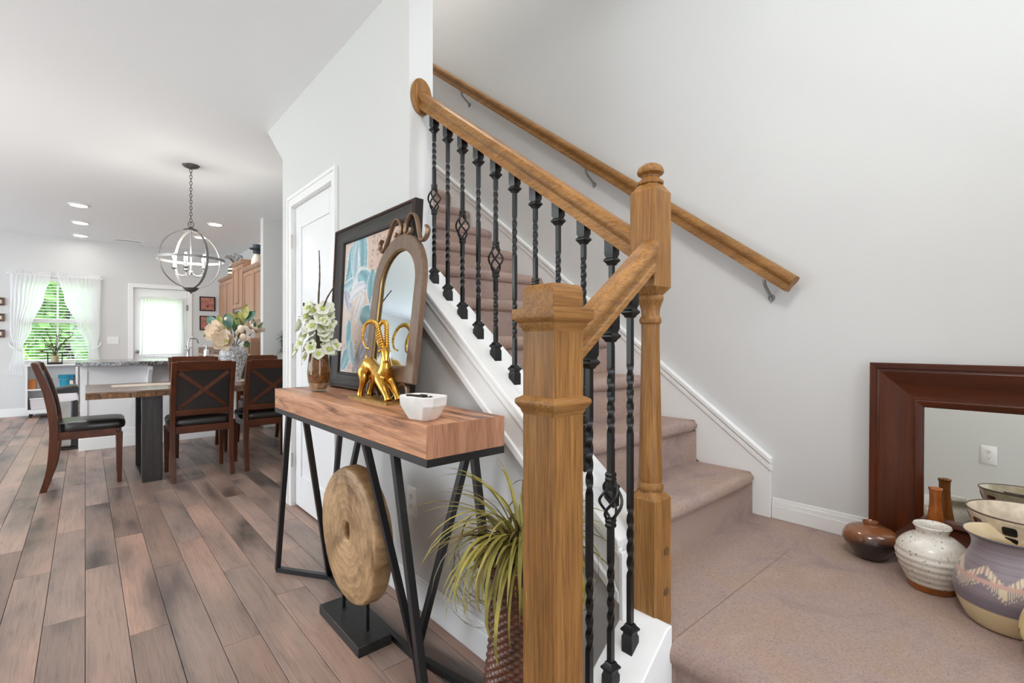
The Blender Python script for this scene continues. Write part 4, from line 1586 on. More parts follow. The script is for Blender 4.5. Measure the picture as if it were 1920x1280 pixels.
# --- wall plates
def outlet(name, loc, normal, label, s=1.0, par=None):
    t = thing(name, loc, label, 'outlet')
    n = Vector(normal)
    q = Matrix.Translation((0, 0, 0)) @ n.to_track_quat('Z', 'Y').to_matrix().to_4x4()
    # keep the plate upright
    up = Vector((0, 0, 1))
    x = up.cross(n)
    q = Matrix((x, up, n)).transposed().to_4x4()
    m = MB()
    m.loft([[(-.040 * s, -.0625 * s, 0), (.040 * s, -.0625 * s, 0), (.040 * s, .0625 * s, 0), (-.040 * s, .0625 * s, 0)], [(-.040 * s, -.0625 * s, .003), (.040 * s, -.0625 * s, .003), (.040 * s, .0625 * s, .003), (-.040 * s, .0625 * s, .003)],
            [(-.036 * s, -.0585 * s, .006), (.036 * s, -.0585 * s, .006), (.036 * s, .0585 * s, .006), (-.036 * s, .0585 * s, .006)]], M=q)
    m.build('plate', 'white_plastic', t, local=True)
    for d in (-0.021 * s, 0.021 * s):
        m = MB()
        m.lathe([(0.001, 0.005), (0.0165 * s, 0.005), (0.0165 * s, 0.008), (0.001, 0.008)], 20, (0, d, 0), M=q)
        o = m.build('receptacle', 'white_plastic', t, local=True)
        m = MB()
        for e in (-0.0065 * s, 0.0065 * s):
            m.box(e - 0.0013 * s, e + 0.0013 * s, d - 0.001, d + 0.008 * s, 0.0075, 0.0086, M=q)
        m.lathe([(0.0003, 0.0075), (0.003 * s, 0.0075), (0.003 * s, 0.0086), (0.0003, 0.0086)], 10, (0, d - 0.007 * s, 0), M=q)
        m.build('slots', 'slot_dark', o, local=True)
    return t


outlet('wall_outlet', (KW0, 1.850, 0.430), (-1, 0, 0), 'white wall outlet below the console table')
outlet('wall_outlet', (-0.75, 0.34, 0.49), (1, 0, 0), 'white wall outlet reflected in the big mirror', 1.08)

# ================================================================== LANDING: MIRROR AND POTTERY
bm_ = thing('framed_mirror', (2.15, -0.075, ZL), 'large mirror in a wide dark mahogany frame leaning on the landing wall', 'mirror')
BM = M_local(bm_, lean_matrix(2.136, ZL + 0.001, 2.160, ZL + 0.66, -0.075))
MW, MH = 1.05, 0.662
LF = 0.148
seg = [(0.0, 0.0), (0.0, 0.038), (0.003, 0.041), (0.019, 0.041), (0.021, 0.037), (0.024, 0.037), (0.030, 0.039), (0.052, 0.035), (0.080, 0.024), (0.110, 0.018), (0.122, 0.018), (0.124, 0.024), (0.128, 0.025), (0.142, 0.021), (LF, 0.016), (LF, 0.004), (0.09, 0.0)]


def frame_side(W, H, prof, side):
    def P(d, h, e):
        if side == 'b':
            return (-W / 2 + d if e == 0 else W / 2 - d, d, h)
        if side == 't':
            return (-W / 2 + d if e == 0 else W / 2 - d, H - d, h)
        if side == 'l':
            return (-W / 2 + d, d if e == 0 else H - d, h)
        return (W / 2 - d, d if e == 0 else H - d, h)
    m = MB()
    m.loft([[P(d, h, e) for d, h in prof] for e in (0, 1)], M=BM)
    return m


for s, mt in (('b', 'mirror_wood_y'), ('t', 'mirror_wood_y'), ('l', 'mirror_wood_z'), ('r', 'mirror_wood_z')):
    frame_side(MW, MH, seg, s).build('frame_rail' if s in 'bt' else 'frame_stile', mt, bm_, local=True, sharp=28)
MB().box(-MW / 2 + LF - 0.01, MW / 2 - LF + 0.01, LF - 0.01, MH - LF + 0.01, 0.006, 0.010, M=BM).build('mirror_pane', 'mirror_glass', bm_, local=True)


def lerp3(a, b, t):
    return tuple(x + (y - x) * t for x, y in zip(a, b))


def dense(prof, k=4):
    P = curve_pts([(r, 0, z) for r, z in prof], k)
    return [(max(0.0008, p.x), p.z) for p in P]


def pot(name, c, outer, inner, label, mat, colfn=None, n=64, fn=None, k=5, rz=0.0):
    t = thing(name, (c[0], c[1], ZL), label, 'vase')
    m = MB()
    pr_ = dense(outer, k) + dense(inner, 3)
    m.lathe([(0.001, 0.0)] + pr_, n, (c[0], c[1], ZL), fn=fn, colfn=colfn)
    m.build('vase_body', mat, t, sharp=60)
    return t


# squat brown vase
def c_brown(r, z, t, i):
    k = max(0.0, min(1.0, (z - 0.058 - 0.016 * math.sin(t * 2 + 0.6)) / 0.036))
    if z > 0.105:
        return (0.21, 0.070, 0.022)
    return lerp3((0.018, 0.010, 0.008), (0.235, 0.085, 0.030), k)


pot('squat_vase', (2.012, 0.425), [(0.034, 0.0), (0.048, 0.012), (0.074, 0.048), (0.081, 0.070), (0.068, 0.096), (0.036, 0.110), (0.023, 0.113), (0.0235, 0.124)],
    [(0.0215, 0.1245), (0.018, 0.118), (0.017, 0.109), (0.03, 0.07)], 'squat glossy brown and black vase in front of the mirror corner', 'glazed_gloss', c_brown)

# speckled cream vase
m, ntx, b = _mat('speckle_cream')
n1 = _noise(ntx, _coord(ntx), 150, 3, 0.6)
n2 = _noise(ntx, _coord(ntx), 12, 3)
ca = _ramp(ntx, n2.outputs[0], [(0.3, (0.66, 0.61, 0.53)), (0.7, (0.78, 0.74, 0.67))])
cb = _ramp(ntx, n1.outputs[0], [(0.33, (0.16, 0.12, 0.10)), (0.375, (1, 1, 1))])
ntx.links.new(_mixc(ntx, 1.0, ca.outputs[0], cb.outputs[0], 'MULTIPLY'), b.inputs['Base Color'])
b.inputs['Roughness'].default_value = 0.25
cvs = pot('speckled_vase', (1.903, 0.250), [(0.058, 0.018), (0.066, 0.032), (0.082, 0.070), (0.0885, 0.100), (0.080, 0.130), (0.058, 0.152), (0.042, 0.160), (0.038, 0.168), (0.042, 0.180), (0.046, 0.186)],
          [(0.044, 0.190), (0.038, 0.186), (0.032, 0.172), (0.034, 0.150), (0.06, 0.10)], 'speckled cream vase with throwing ridges beside the squat brown vase', 'speckle_cream',
          fn=lambda r, z, t, i: r * (1 + (0.016 * math.sin(z * 330) if 0.02 < z < 0.12 else 0)), k=8)
mb = MB()
mb.lathe([(0.001, 0.0), (0.054, 0.0), (0.058, 0.004), (0.0605, 0.020), (0.052, 0.022), (0.001, 0.022)], 40, (1.903, 0.250, ZL))
mb.build('bare_clay_foot', 'amber_glaze', cvs)

# amber bottle
bt = pot('bottle_vase', (2.040, 0.260), [(0.031, 0.0), (0.036, 0.006), (0.037, 0.030), (0.032, 0.090), (0.022, 0.160), (0.016, 0.215), (0.0155, 0.255), (0.018, 0.266), (0.018, 0.270)],
         [(0.016, 0.271), (0.012, 0.262), (0.011, 0.22), (0.02, 0.10)], 'slim amber brown bottle vase behind the speckled vase', 'amber_glaze', fn=lambda r, z, t, i: r * (1 + 0.02 * math.sin(6 * t)))


# mosaic bowl
def c_bowl(r, z, t, i):
    return (0.70, 0.60, 0.46)


mb_c = (1.966, 0.062)
mp_ = [(0.060, 0.0), (0.064, 0.008), (0.070, 0.06), (0.084, 0.13), (0.104, 0.205), (0.120, 0.256)]
mbw = thing('mosaic_bowl', (mb_c[0], mb_c[1], ZL), 'tall cream bowl inlaid with black and red tiles near the mirror glass', 'bowl')
m = MB()
dd_ = dense(mp_, 6)
plain('shell_cream', (0.68, 0.58, 0.44), 0.3, var=0.18, vscale=40, coat=0.3)
m.lathe([(0.001, 0.0)] + dd_ + [(0.119, 0.259), (0.1165, 0.257), (0.100, 0.205), (0.080, 0.13), (0.055, 0.04), (0.001, 0.035)], 72, (mb_c[0], mb_c[1], ZL))
m.build('bowl_body', 'shell_cream', mbw, sharp=60)
m = MB()
m.tube([(mb_c[0] + 0.1195 * math.cos(2 * math.pi * k / 64), mb_c[1] + 0.1195 * math.sin(2 * math.pi * k / 64), ZL + 0.258) for k in range(64)], 0.0022, 6, closed=True)
m.build('rim', 'cabinet_dark', mbw)
plain('tile_black', (0.012, 0.012, 0.014), 0.2)
plain('tile_red', (0.085, 0.012, 0.008), 0.2)


def r_at(z):
    for (r0, z0), (r1, z1) in zip(dd_, dd_[1:]):
        if z0 <= z <= z1:
            return r0 + (r1 - r0) * (z - z0) / max(1e-6, z1 - z0)
    return dd_[-1][0]


for k in range(9):
    a0 = 2 * math.pi * k / 9 + 3.62
    for zt_ in (0.228, 0.198, 0.168):
        if k % 2 == 0 and zt_ < 0.18:
            continue
        m = MB()
        rings = []
        for h, s in ((0.0, 1.0), (0.0016, 0.97), (0.0022, 0.85)):
            ring = []
            for q in range(16):
                th_ = 2 * math.pi * q / 16
                cx = math.copysign(abs(math.cos(th_)) ** 0.45, math.cos(th_)) * s
                cz = math.copysign(abs(math.sin(th_)) ** 0.45, math.sin(th_)) * s
                zz = zt_ + 0.0125 * cz
                rr_ = r_at(zz) + h
                an = a0 + 0.0155 * cx / rr_
                ring.append((mb_c[0] + rr_ * math.cos(an), mb_c[1] + rr_ * math.sin(an), ZL + zz))
            rings.append(ring)
        m.loft(rings)
        m.build('tile', 'tile_black' if k % 2 == 0 else 'tile_red', mbw)


# purple banded pot
def c_purple(r, z, t, i):
    u = (t * 7 / (2 * math.pi)) % 1.0
    base = lerp3((0.285, 0.235, 0.262), (0.205, 0.172, 0.192), 0.5 + 0.5 * math.sin(z * 520) * math.sin(z * 131))
    if i > 66:
        return (0.70, 0.56, 0.36)
    if z < 0.062:
        if 0.050 < z < 0.0535:
            return (0.10, 0.08, 0.09)
        return (0.72, 0.60, 0.36)
    if z < 0.094:
        return lerp3(base, (0.14, 0.125, 0.16), 0.6)
    if z < 0.168:
        v = (z - 0.094) / 0.074
        tri = abs(u - 0.5) * 2
        if 0.44 < v < 0.54:
            return (0.58, 0.36, 0.30)
        if v >= 0.54:
            w_ = (v - 0.54) / 0.46
            if tri > w_ and (tri - w_) < 0.55:
                return (0.68, 0.58, 0.42) if ((tri * 5) % 1) < 0.72 else (0.40, 0.25, 0.24)
            return base
        w_ = v / 0.44
        if tri < w_ and (tri < w_ - 0.22 or tri > w_ - 0.10):
            return (0.68, 0.58, 0.42) if (u * 22) % 1 < 0.6 else base
        return base
    if z > 0.229:
        return (0.12, 0.11, 0.13)
    return base


pot('painted_pot', (1.800, 0.085), [(0.070, 0.0), (0.083, 0.012), (0.103, 0.055), (0.1085, 0.090), (0.101, 0.128), (0.084, 0.165), (0.072, 0.195), (0.075, 0.220), (0.088, 0.235)],
    [(0.087, 0.2375), (0.080, 0.233), (0.068, 0.214), (0.064, 0.195), (0.08, 0.15), (0.09, 0.09)], 'round purple banded pot painted with cream triangles, its lower part cream', 'glazed_paint', c_purple, n=320, k=8)


def c_yellow(r, z, t, i):
    s = math.sin(t * 3 + z * 40) + math.sin(t * 7 - z * 90 + 1.7)
    if 0.055 < z < 0.060 or (s > 1.72 and z < 0.12):
        return (0.05, 0.03, 0.02)
    return lerp3((0.66, 0.50, 0.20), (0.74, 0.60, 0.30), 0.5 + 0.5 * math.sin(t * 5 + z * 60))


pot('yellow_pot', (1.635, -0.018), [(0.040, 0.0), (0.050, 0.006), (0.074, 0.050), (0.0795, 0.080), (0.072, 0.115), (0.055, 0.140), (0.046, 0.150), (0.048, 0.160)],
    [(0.046, 0.1615), (0.042, 0.155), (0.040, 0.148), (0.06, 0.10)], 'pale yellow pot with black brush marks at the right picture edge', 'glazed_paint', c_yellow, n=160, k=6)

# ================================================================== WICKER VASE WITH GRASS
WV = (0.885, 0.958)
wv_ = thing('wicker_vase', (WV[0], WV[1], 0), 'tall dark reddish wicker vase standing between console and newel post', 'vase')
prof = [(p.x, p.z) for p in curve_pts([(0.098, 0, 0.0), (0.112, 0, 0.06), (0.110, 0, 0.16), (0.098, 0, 0.27), (0.090, 0, 0.36), (0.099, 0, 0.45), (0.118, 0, 0.51), (0.128, 0, 0.545)], 40)]
ZR = 0.0098                                # row height of the weave
NS = 42                                    # staves around
rows = int(0.545 / ZR) * 5
pf = []
for i in range(rows + 1):
    z = 0.545 * i / rows
    for (r0, z0), (r1, z1) in zip(prof, prof[1:]):
        if z0 <= z <= z1 + 1e-9:
            pf.append((r0 + (r1 - r0) * (z - z0) / max(z1 - z0, 1e-9), z))
            break


def weave(r, z, t, i):
    row = int(z / ZR)
    q = (z / ZR) % 1.0
    s = math.sin(NS / 2 * t + math.pi * (row % 2))
    return r + 0.0042 * math.sin(math.pi * q) * (0.35 + 0.65 * s) - 0.002


m = MB()
m.lathe(pf, NS * 5, (WV[0], WV[1], 0), fn=weave)
o = m.build('woven_body', 'wicker', wv_, sharp=70)
m = MB()
m.tube([(WV[0] + 0.126 * math.cos(2 * math.pi * k / 48), WV[1] + 0.126 * math.sin(2 * math.pi * k / 48), 0.547) for k in range(48)], 0.008, 8, closed=True)
m.build('rim', 'wicker', wv_)
m = MB()
m.lathe([(0.001, 0.50), (0.112, 0.505), (0.112, 0.512), (0.001, 0.515)], 32, (WV[0], WV[1], 0))
m.build('filling', 'wicker_dark', wv_)

gr = thing('grass_plant', (WV[0], WV[1], 0.50), 'olive yellow artificial grass with drooping blades in the wicker vase', 'plant')
rr = random.Random(8)
for k in range(190):
    an = rr.uniform(0, 2 * math.pi)
    if k % 3 == 0:
        an = rr.uniform(2.4, 4.6)
    el = rr.choice((1.35, 1.1, 0.8, 0.65, 0.5)) * rr.uniform(0.85, 1.1)
    L = rr.uniform(0.17, 0.36)
    dirh = Vector((math.cos(an), math.sin(an), 0))
    p = Vector((WV[0], WV[1], 0.52)) + dirh * rr.uniform(0.0, 0.06) + Vector((0, 0, rr.uniform(0, 0.08)))
    pts = []
    e = el
    n = 9
    for i in range(n + 1):
        pts.append(p.copy())
        p = p + (dirh * math.cos(e) + Vector((0, 0, math.sin(e)))) * (L / n)
        p.x = min(p.x, 1.030)
        e -= (0.15 + 0.28 * (1.4 - min(el, 1.4))) * rr.uniform(0.8, 1.2)
    w = rr.uniform(0.0042, 0.0082)
    side = dirh.cross(Vector((0, 0, 1)))
    vs, fs = [], []
    for i, q in enumerate(pts):
        t = i / n
        ww = w * (1 - t) ** 0.6 * (0.5 + min(1, t * 4) * 0.5) + 0.0003
        vs += [tuple(q - side * ww), tuple(q - Vector((0, 0, 0.25 * ww))), tuple(q + side * ww)]
    for i in range(n):
        for j in (0, 1):
            b = i * 3 + j
            fs.append((b, b + 1, b + 4, b + 3))
    m = MB()
    m.add(vs, fs)
    m.build('blade', 'grass_dark' if k % 5 == 0 else 'grass_olive', gr)

# ================================================================== DINING TABLE AND CHAIRS
DT0, DT1 = 4.70, 5.60
dt = thing('dining_table', (0.85, 5.15, 0), 'long wooden dining table with a live edge and dark slab legs', 'table')
m = MB()
rr = random.Random(4)
N = 40
fr = [(0.0 + 1.75 * i / N, DT0 + 0.010 * math.sin(i * 0.7) + rr.uniform(-.003, .003)) for i in range(N + 1)]
bk = [(0.0 + 1.75 * i / N, DT1 + 0.010 * math.sin(i * 0.9 + 1) + rr.uniform(-.003, .003)) for i in range(N, -1, -1)]
m.prism(fr + bk, 'z', 0.727, 0.742)
m.build('table_top', 'table_wood', dt, 0.002)
m = MB()
fr2 = [(x, y + 0.004 + rr.uniform(-.004, .004)) for x, y in fr]
bk2 = [(x, y - 0.004 + rr.uniform(-.004, .004)) for x, y in bk]
m.prism(fr2 + bk2, 'z', 0.690, 0.727)
m.build('live_edge', 'live_edge', dt)
for x in (0.335, 1.56):
    for y in (4.80, 5.42):
        MB().box(x, x + 0.135, y, y + 0.07, 0.022, 0.690).build('leg', 'dark_post', dt, 0.003)
    MB().box(x + 0.002, x + 0.133, 4.80, 5.49, 0.0, 0.022).build('base_bar', 'dark_post', dt, 0.002)
rn = thing('table_runner', (0.85, 5.26, 0.742), 'pale beige cloth runner laid along the dining table', 'table runner')
m = MB()
m.box(0.17, 1.62, 5.13, 5.40, 0.7425, 0.7445)
m.build('cloth', 'runner_cloth', rn, 0.0008)
m = MB()
for k in range(40):
    y = 5.133 + k * 0.0067
    m.box(0.158, 0.171, y, y + 0.003, 0.7425, 0.7438)
q = m.build('fringe', 'runner_cloth', rn)
q['kind'] = 'stuff'


def make_chair():
    """chair in local coordinates, front towards +y"""
    t = thing('dining_chair', (0, 0, 0), '', 'chair', 'dining chairs around the live edge table')
    hw = 0.205
    for s in (-1, 1):
        # rear post, curved, leaning back at the top and splayed at the foot
        P = [p for p in curve_pts([(s * hw, -0.235, 0.0), (s * hw, -0.195, 0.16), (s * hw, -0.178, 0.36), (s * hw, -0.180, 0.52), (s * hw, -0.215, 0.74), (s * hw, -0.282, 0.955)], 5)]
        m = MB()
        rings = []
        for i, p in enumerate(P):
            u = i / (len(P) - 1)
            wy = 0.020 + 0.006 * math.sin(math.pi * u)
            wx = 0.0175
            rings.append([(p.x - wx, p.y - wy, p.z), (p.x + wx, p.y - wy, p.z), (p.x + wx, p.y + wy, p.z), (p.x - wx, p.y + wy, p.z)])
        m.loft(rings)
        m.build('leg', 'chair_wood', t, 0.003, local=True, sharp=30)
        m = MB()
        m.loft([[(s * hw + i * a, 0.205 + j * a, z) for i, j in ((-1, -1), (1, -1), (1, 1), (-1, 1))] for a, z in ((0.014, 0.0), (0.021, 0.40))])
        m.build('leg', 'chair_wood', t, 0.003, local=True)
    for s in (-1, 1):
        MB().box(s * hw - 0.011, s * hw + 0.011, -0.165, 0.186, 0.375, 0.435).build('side_apron', 'chair_wood_x', t, 0.002, local=True)
    MB().box(-hw + 0.018, hw - 0.018, 0.195, 0.217, 0.375, 0.435).build('front_apron', 'chair_wood_x', t, 0.002, local=True)
    MB().box(-hw + 0.018, hw - 0.018, -0.195, -0.173, 0.375, 0.435).build('rear_apron', 'chair_wood_x', t, 0.002, local=True)
    # padded seat
    m = MB()
    rings = []
    for z, k in ((0.432, 0.975), (0.440, 1.0), (0.462, 1.012), (0.482, 0.99), (0.494, 0.93), (0.500, 0.80), (0.502, 0.45)):
        ring = []
        for q in range(40):
            a = 2 * math.pi * q / 40
            ex = math.copysign(abs(math.cos(a)) ** 0.28, math.cos(a))
            ey = math.copysign(abs(math.sin(a)) ** 0.28, math.sin(a))
            x = ex * 0.222 * k
            y = 0.028 + ey * 0.215 * k
            if y < -0.12 and abs(x) > 0.186:
                x = math.copysign(0.186, x)
            ring.append((x, y, z + 0.004 * (1 - k)))
        rings.append(ring)
    m.loft(rings)
    m.build('seat', 'leather', t, local=True, sharp=60)

    def yb(z):                               # centre line of the back
        return -0.180 - 0.102 * ((z - 0.50) / 0.455) ** 1.45 if z > 0.5 else -0.18
    def slab(z0, z1, x0, x1, t0, t1, n=6, curve=0.018):
        """curved board across the back between heights z0 and z1"""
        rings = []
        for i in range(n + 1):
            x = x0 + (x1 - x0) * i / n
            c = -curve * (1 - (x / hw) ** 2)
            rings.append([(x, yb(z0) + c + t0, z0), (x, yb(z0) + c + t1, z0), (x, yb(z1) + c + t1, z1), (x, yb(z1) + c + t0, z1)])
        return MB().loft(rings)
    slab(0.885, 0.962, -hw + 0.016, hw - 0.016, -0.013, 0.011).build('top_rail', 'chair_wood_x', t, 0.003, local=True)
    slab(0.520, 0.568, -hw + 0.016, hw - 0.016, -0.012, 0.010).build('lower_rail', 'chair_wood_x', t, 0.003, local=True)
    m = MB()
    n, k = 8, 6
    for side_, off in ((0, -0.004), (1, 0.012)):
        pass
    rings = []
    for i in range(k + 1):
        z = 0.560 + (0.890 - 0.560) * i / k
        ring = []
        for j in range(n + 1):
            x = -hw + 0.016 + (2 * hw - 0.032) * j / n
            ring.append((x, yb(z) - 0.018 * (1 - (x / hw) ** 2) - 0.002, z))
        for j in range(n, -1, -1):
            x = -hw + 0.016 + (2 * hw - 0.032) * j / n
            ring.append((x, yb(z) - 0.018 * (1 - (x / hw) ** 2) + 0.016, z))
        rings.append(ring)
    m.loft(rings)
    m.build('back_panel', 'leather', t, local=True, sharp=50)
    for s in (-1, 1):
        m = MB()
        rings = []
        for i in range(13):
            u = i / 12
            x = s * (-0.172 + 0.344 * u)
            z = 0.580 + 0.292 * u
            c = yb(z) - 0.018 * (1 - (x / hw) ** 2)
            o0 = -0.010 if s > 0 else -0.0095
            dx, dz = s * 0.292, 0.344
            l_ = math.hypot(dx, dz)
            nx, nz_ = -0.292 * s / l_ * 0.0, 0.0
            wv2 = 0.0155
            ring = []
            for a, b_ in ((-1, o0), (1, o0), (1, 0.0), (-1, 0.0)):
                ring.append((x - s * a * wv2 * 0.65, c + b_, z + a * wv2 * 0.76))
            rings.append(ring)
        m.loft(rings)
        m.build('cross_bar', 'chair_wood_x', t, 0.002, local=True)
    return t


ch = make_chair()
places = [((0.005, 5.185, -math.pi / 2 - 0.025), 'dining chair seen from the side at the left head of the table'),
          ((0.728, 4.872, 0.0), 'dining chair with its crossed back to the camera, second from the table end'),
          ((1.255, 4.885, 0.0), 'dining chair with its crossed back to the camera, cut off by the white wall'),
          ((0.865, 5.82, math.pi), 'dining chair on the island side, behind the left crossed-back chair'),
          ((1.475, 5.84, math.pi), 'dining chair on the island side, behind the flower vase')]
for i, ((x, y, r), lab) in enumerate(places):
    c = ch if i == 0 else copy_tree(ch)
    c.location = (x, y, 0)
    c.rotation_euler = (0, 0, r)
    c['label'] = lab

# --- magnolias in a silvery vase
MV = (1.085, 5.33)
ZV = 0.7445
mv = thing('ceramic_vase', (MV[0], MV[1], ZV), 'silver white textured vase in the middle of the dining table', 'vase')
m = MB()
pr_ = dense([(0.058, 0.0), (0.062, 0.006), (0.070, 0.06), (0.098, 0.16), (0.118, 0.235), (0.112, 0.285), (0.075, 0.318), (0.052, 0.326), (0.054, 0.338)], 6)
m.lathe([(0.001, 0)] + pr_ + [(0.048, 0.338), (0.045, 0.322), (0.001, 0.30)], 72, (MV[0], MV[1], ZV), fn=lambda r, z, t, i: r * (1 + 0.022 * math.cos(18 * t) * (1 if 0.01 < z < 0.31 else 0)))
m.build('vase_body', 'silver_weave', mv, sharp=60)

mg = thing('magnolia_bouquet', (MV[0], MV[1], ZV + 0.30), 'cream magnolias with large green leaves in the silver white vase', 'flowers')


def leaf(m, c, d, L, W, droop=0.2, nrm=(0, 0, 1)):
    n = 8
    d = Vector(d).normalized()
    up = Vector(nrm)
    side = d.cross(up)
    if side.length < 0.1:
        side = d.cross(Vector((1, 0, 0)))
    side.normalize()
    up = side.cross(d)
    vs, fs = [], []
    for i in range(n + 1):
        t = i / n
        w = W * math.sin(math.pi * (0.03 + 0.95 * t)) ** 0.75
        q = Vector(c) + d * (L * t) - up * (droop * L * t * t)
        for k in (-1, -0.5, 0, 0.5, 1):
            vs.append(tuple(q + side * (w * k) + up * (0.22 * W * abs(k))))
    for i in range(n):
        for k in range(4):
            p = i * 5 + k
            fs.append((p, p + 1, p + 6, p + 5))
    m.add(vs, fs)


def cup_flower(m, c, axis, L, W):
    z = Vector(axis).normalized()
    x = z.orthogonal().normalized()
    y = z.cross(x)
    R3 = Matrix((x, y, z)).transposed().to_4x4()
    for la, (n, tilt, s) in enumerate(((5, 0.30, 1.0), (4, 0.80, 0.88))):
        for k in range(n):
            a = 2 * math.pi * (k + 0.5 * la) / n + la
            vs, fs = [], []
            N_ = 7
            for i in range(N_ + 1):
                t = i / N_
                e = tilt + 0.9 * t * (1 if la == 0 else 0.6)
                rr_ = L * s * (t * math.cos(tilt) + 0.0)
                zz = L * s * (t * math.sin(tilt) + 0.42 * t * t)
                w = 1.12 * W * s * math.sin(math.pi * (0.08 + 0.84 * t)) ** 0.5
                for q in (-1, -0.5, 0, 0.5, 1):
                    vs.append((rr_ - 0.10 * L * abs(q), w * q, zz + 0.38 * W * q * q))
            for i in range(N_):
                for q in range(4):
                    p = i * 5 + q
                    fs.append((p, p + 1, p + 6, p + 5))
            m.add(vs, fs, Matrix.Translation(c) @ R3 @ Matrix.Rotation(a, 4, 'Z'))


def mpt(px, py, dy=0.0):
    """place a bloom on the bouquet: offsets in the picture plane of the table (right, up) in metres from the vase mouth"""
    r = Vector((0.7492, -0.6624, 0))
    f_ = Vector((0.6624, 0.7492, 0))
    return Vector((MV[0], MV[1], ZV + 0.34)) + r * px + Vector((0, 0, py)) + f_ * dy


toward = Vector((-0.6, -0.75, 0.25))
for (px, py, dy, ax, L) in ((-0.09, 0.115, -0.05, (-0.75, -0.45, 0.25), 0.118), (-0.01, 0.035, -0.10, (-0.5, -0.8, 0.15), 0.115), (0.175, 0.125, 0.0, (0.25, -0.6, 0.75), 0.105)):
    m = MB()
    cup_flower(m, mpt(px, py, dy), ax, L, L * 0.44)
    o = m.build('magnolia', 'petal_cream', mg)
    m = MB()
    m.sphere(mpt(px, py, dy) + Vector(ax).normalized() * 0.02, 0.014, 8, 6, (1, 1, 1.4))
    m.build('flower_centre', 'petal_green', o)
for (px, py, dy, s) in ((0.09, 0.155, -0.03, 0.034), (0.12, 0.075, -0.05, 0.032), (0.155, 0.065, -0.02, 0.022), (0.03, 0.12, 0.02, 0.03), (-0.075, 0.255, 0.0, 0.020)):
    m = MB()
    m.sphere(mpt(px, py, dy), s, 12, 8, (1, 1, 1.25))
    m.build('bud', 'petal_cream', mg)
lv = [(-0.17, 0.19, (-0.7, 0, 0.75), 0.12, 0.042, 'leaf_teal'), (-0.17, 0.13, (-0.9, 0, -0.35), 0.13, 0.055, 'leaf_olive'), (-0.10, 0.15, (-0.35, 0, 0.95), 0.15, 0.036, 'leaf_olive'), (-0.03, 0.17, (-0.25, 0, 0.95), 0.14, 0.052, 'leaf_teal'),
      (0.02, 0.12, (0.1, 0, 1), 0.15, 0.045, 'leaf_green'), (0.085, 0.185, (-0.35, 0, 0.95), 0.15, 0.055, 'leaf_olive'), (0.10, 0.25, (0.25, 0, 0.97), 0.15, 0.045, 'leaf_olive'), (0.10, 0.235, (0.75, 0, 0.6), 0.15, 0.046, 'leaf_teal'),
      (0.15, 0.14, (0.35, 0, 0.9), 0.12, 0.050, 'leaf_teal'), (0.21, 0.12, (0.6, 0, 0.8), 0.13, 0.020, 'leaf_green'), (0.06, 0.06, (0.3, 0, 0.95), 0.12, 0.055, 'leaf_olive'), (0.11, 0.04, (0.4, 0, -0.9), 0.07, 0.03, 'leaf_green'),
      (-0.12, 0.12, (-0.8, 0, 0.3), 0.10, 0.040, 'leaf_olive'), (0.02, 0.26, (-0.8, 0, 0.5), 0.09, 0.024, 'leaf_olive'), (-0.06, 0.14, (0.2, 0, 1), 0.09, 0.03, 'leaf_olive')]
for k, (px, py, d, L, W, mt) in enumerate(lv):
    m = MB()
    d3 = Vector((0.7492, -0.6624, 0)) * d[0] + Vector((0, 0, 1)) * d[2] + Vector((-0.66, -0.75, 0)) * 0.15
    leaf(m, mpt(px, py, 0.01 * (k % 3)), d3, L, W, 0.12, (-0.62, -0.70, 0.35))
    m.build('leaf', mt, mg)
for px, py in ((-0.15, 0.16), (-0.09, 0.10), (0.09, 0.23), (0.17, 0.11), (0.02, 0.20), (-0.03, 0.18)):
    m = MB()
    m.tube(curve_pts([(MV[0], MV[1], ZV + 0.28), mpt(px * 0.3, 0.02), mpt(px * 0.7, py * 0.6), mpt(px, py)], 5), 0.0045, 6)
    m.build('stem', 'twig', mg)

# ================================================================== CHANDELIER
CX, CY = 0.728, 5.286
CZ, CR = 1.872, 0.262
cd = thing('orb_chandelier', (CX, CY, CZ), 'metal orb chandelier with candle bulbs hanging over the dining table', 'chandelier')
m = MB()
m.lathe([(0.001, 0), (0.012, -0.030), (0.020, -0.032), (0.055, -0.018), (0.068, -0.006), (0.070, 0.0)], 28, (CX, CY, CH))
m.build('ceiling_canopy', 'pewter_dark', cd)
top = CZ + CR
z = CH - 0.035
k = 0
while z > top + 0.085:
    m = MB()
    pts = []
    for i in range(12):
        t = 2 * math.pi * i / 12
        a, b = 0.010 * math.cos(t), 0.019 * math.sin(t)
        pts.append((CX + (a if k % 2 == 0 else 0), CY + (0 if k % 2 == 0 else a), z - 0.015 + b))
    m.tube(pts, 0.0027, 5, closed=True)
    m.build('chain_link', 'pewter_dark', cd)
    z -= 0.0285
    k += 1
m = MB()
m.tube([(CX + 0.026 * math.cos(t) * 0.75, CY - 0.026 * math.cos(t) * 0.66, top + 0.062 + 0.026 * math.sin(t)) for t in [2 * math.pi * i / 20 for i in range(20)]], 0.0035, 6, closed=True)
m.build('hanging_ring', 'pewter_dark', cd)
m = MB()
m.lathe([(0.001, 0.044), (0.010, 0.042), (0.018, 0.030), (0.052, 0.016), (0.062, 0.006), (0.062, 0.0), (0.001, 0.0)], 28, (CX, CY, top))
m.build('top_cap', 'pewter_dark', cd)
m = MB()
m.lathe([(0.001, -0.052), (0.006, -0.050), (0.008, -0.038), (0.022, -0.034), (0.046, -0.020), (0.062, -0.002), (0.062, 0.004), (0.001, 0.004)], 28, (CX, CY, CZ - CR))
m.build('bottom_cap', 'pewter_dark', cd)


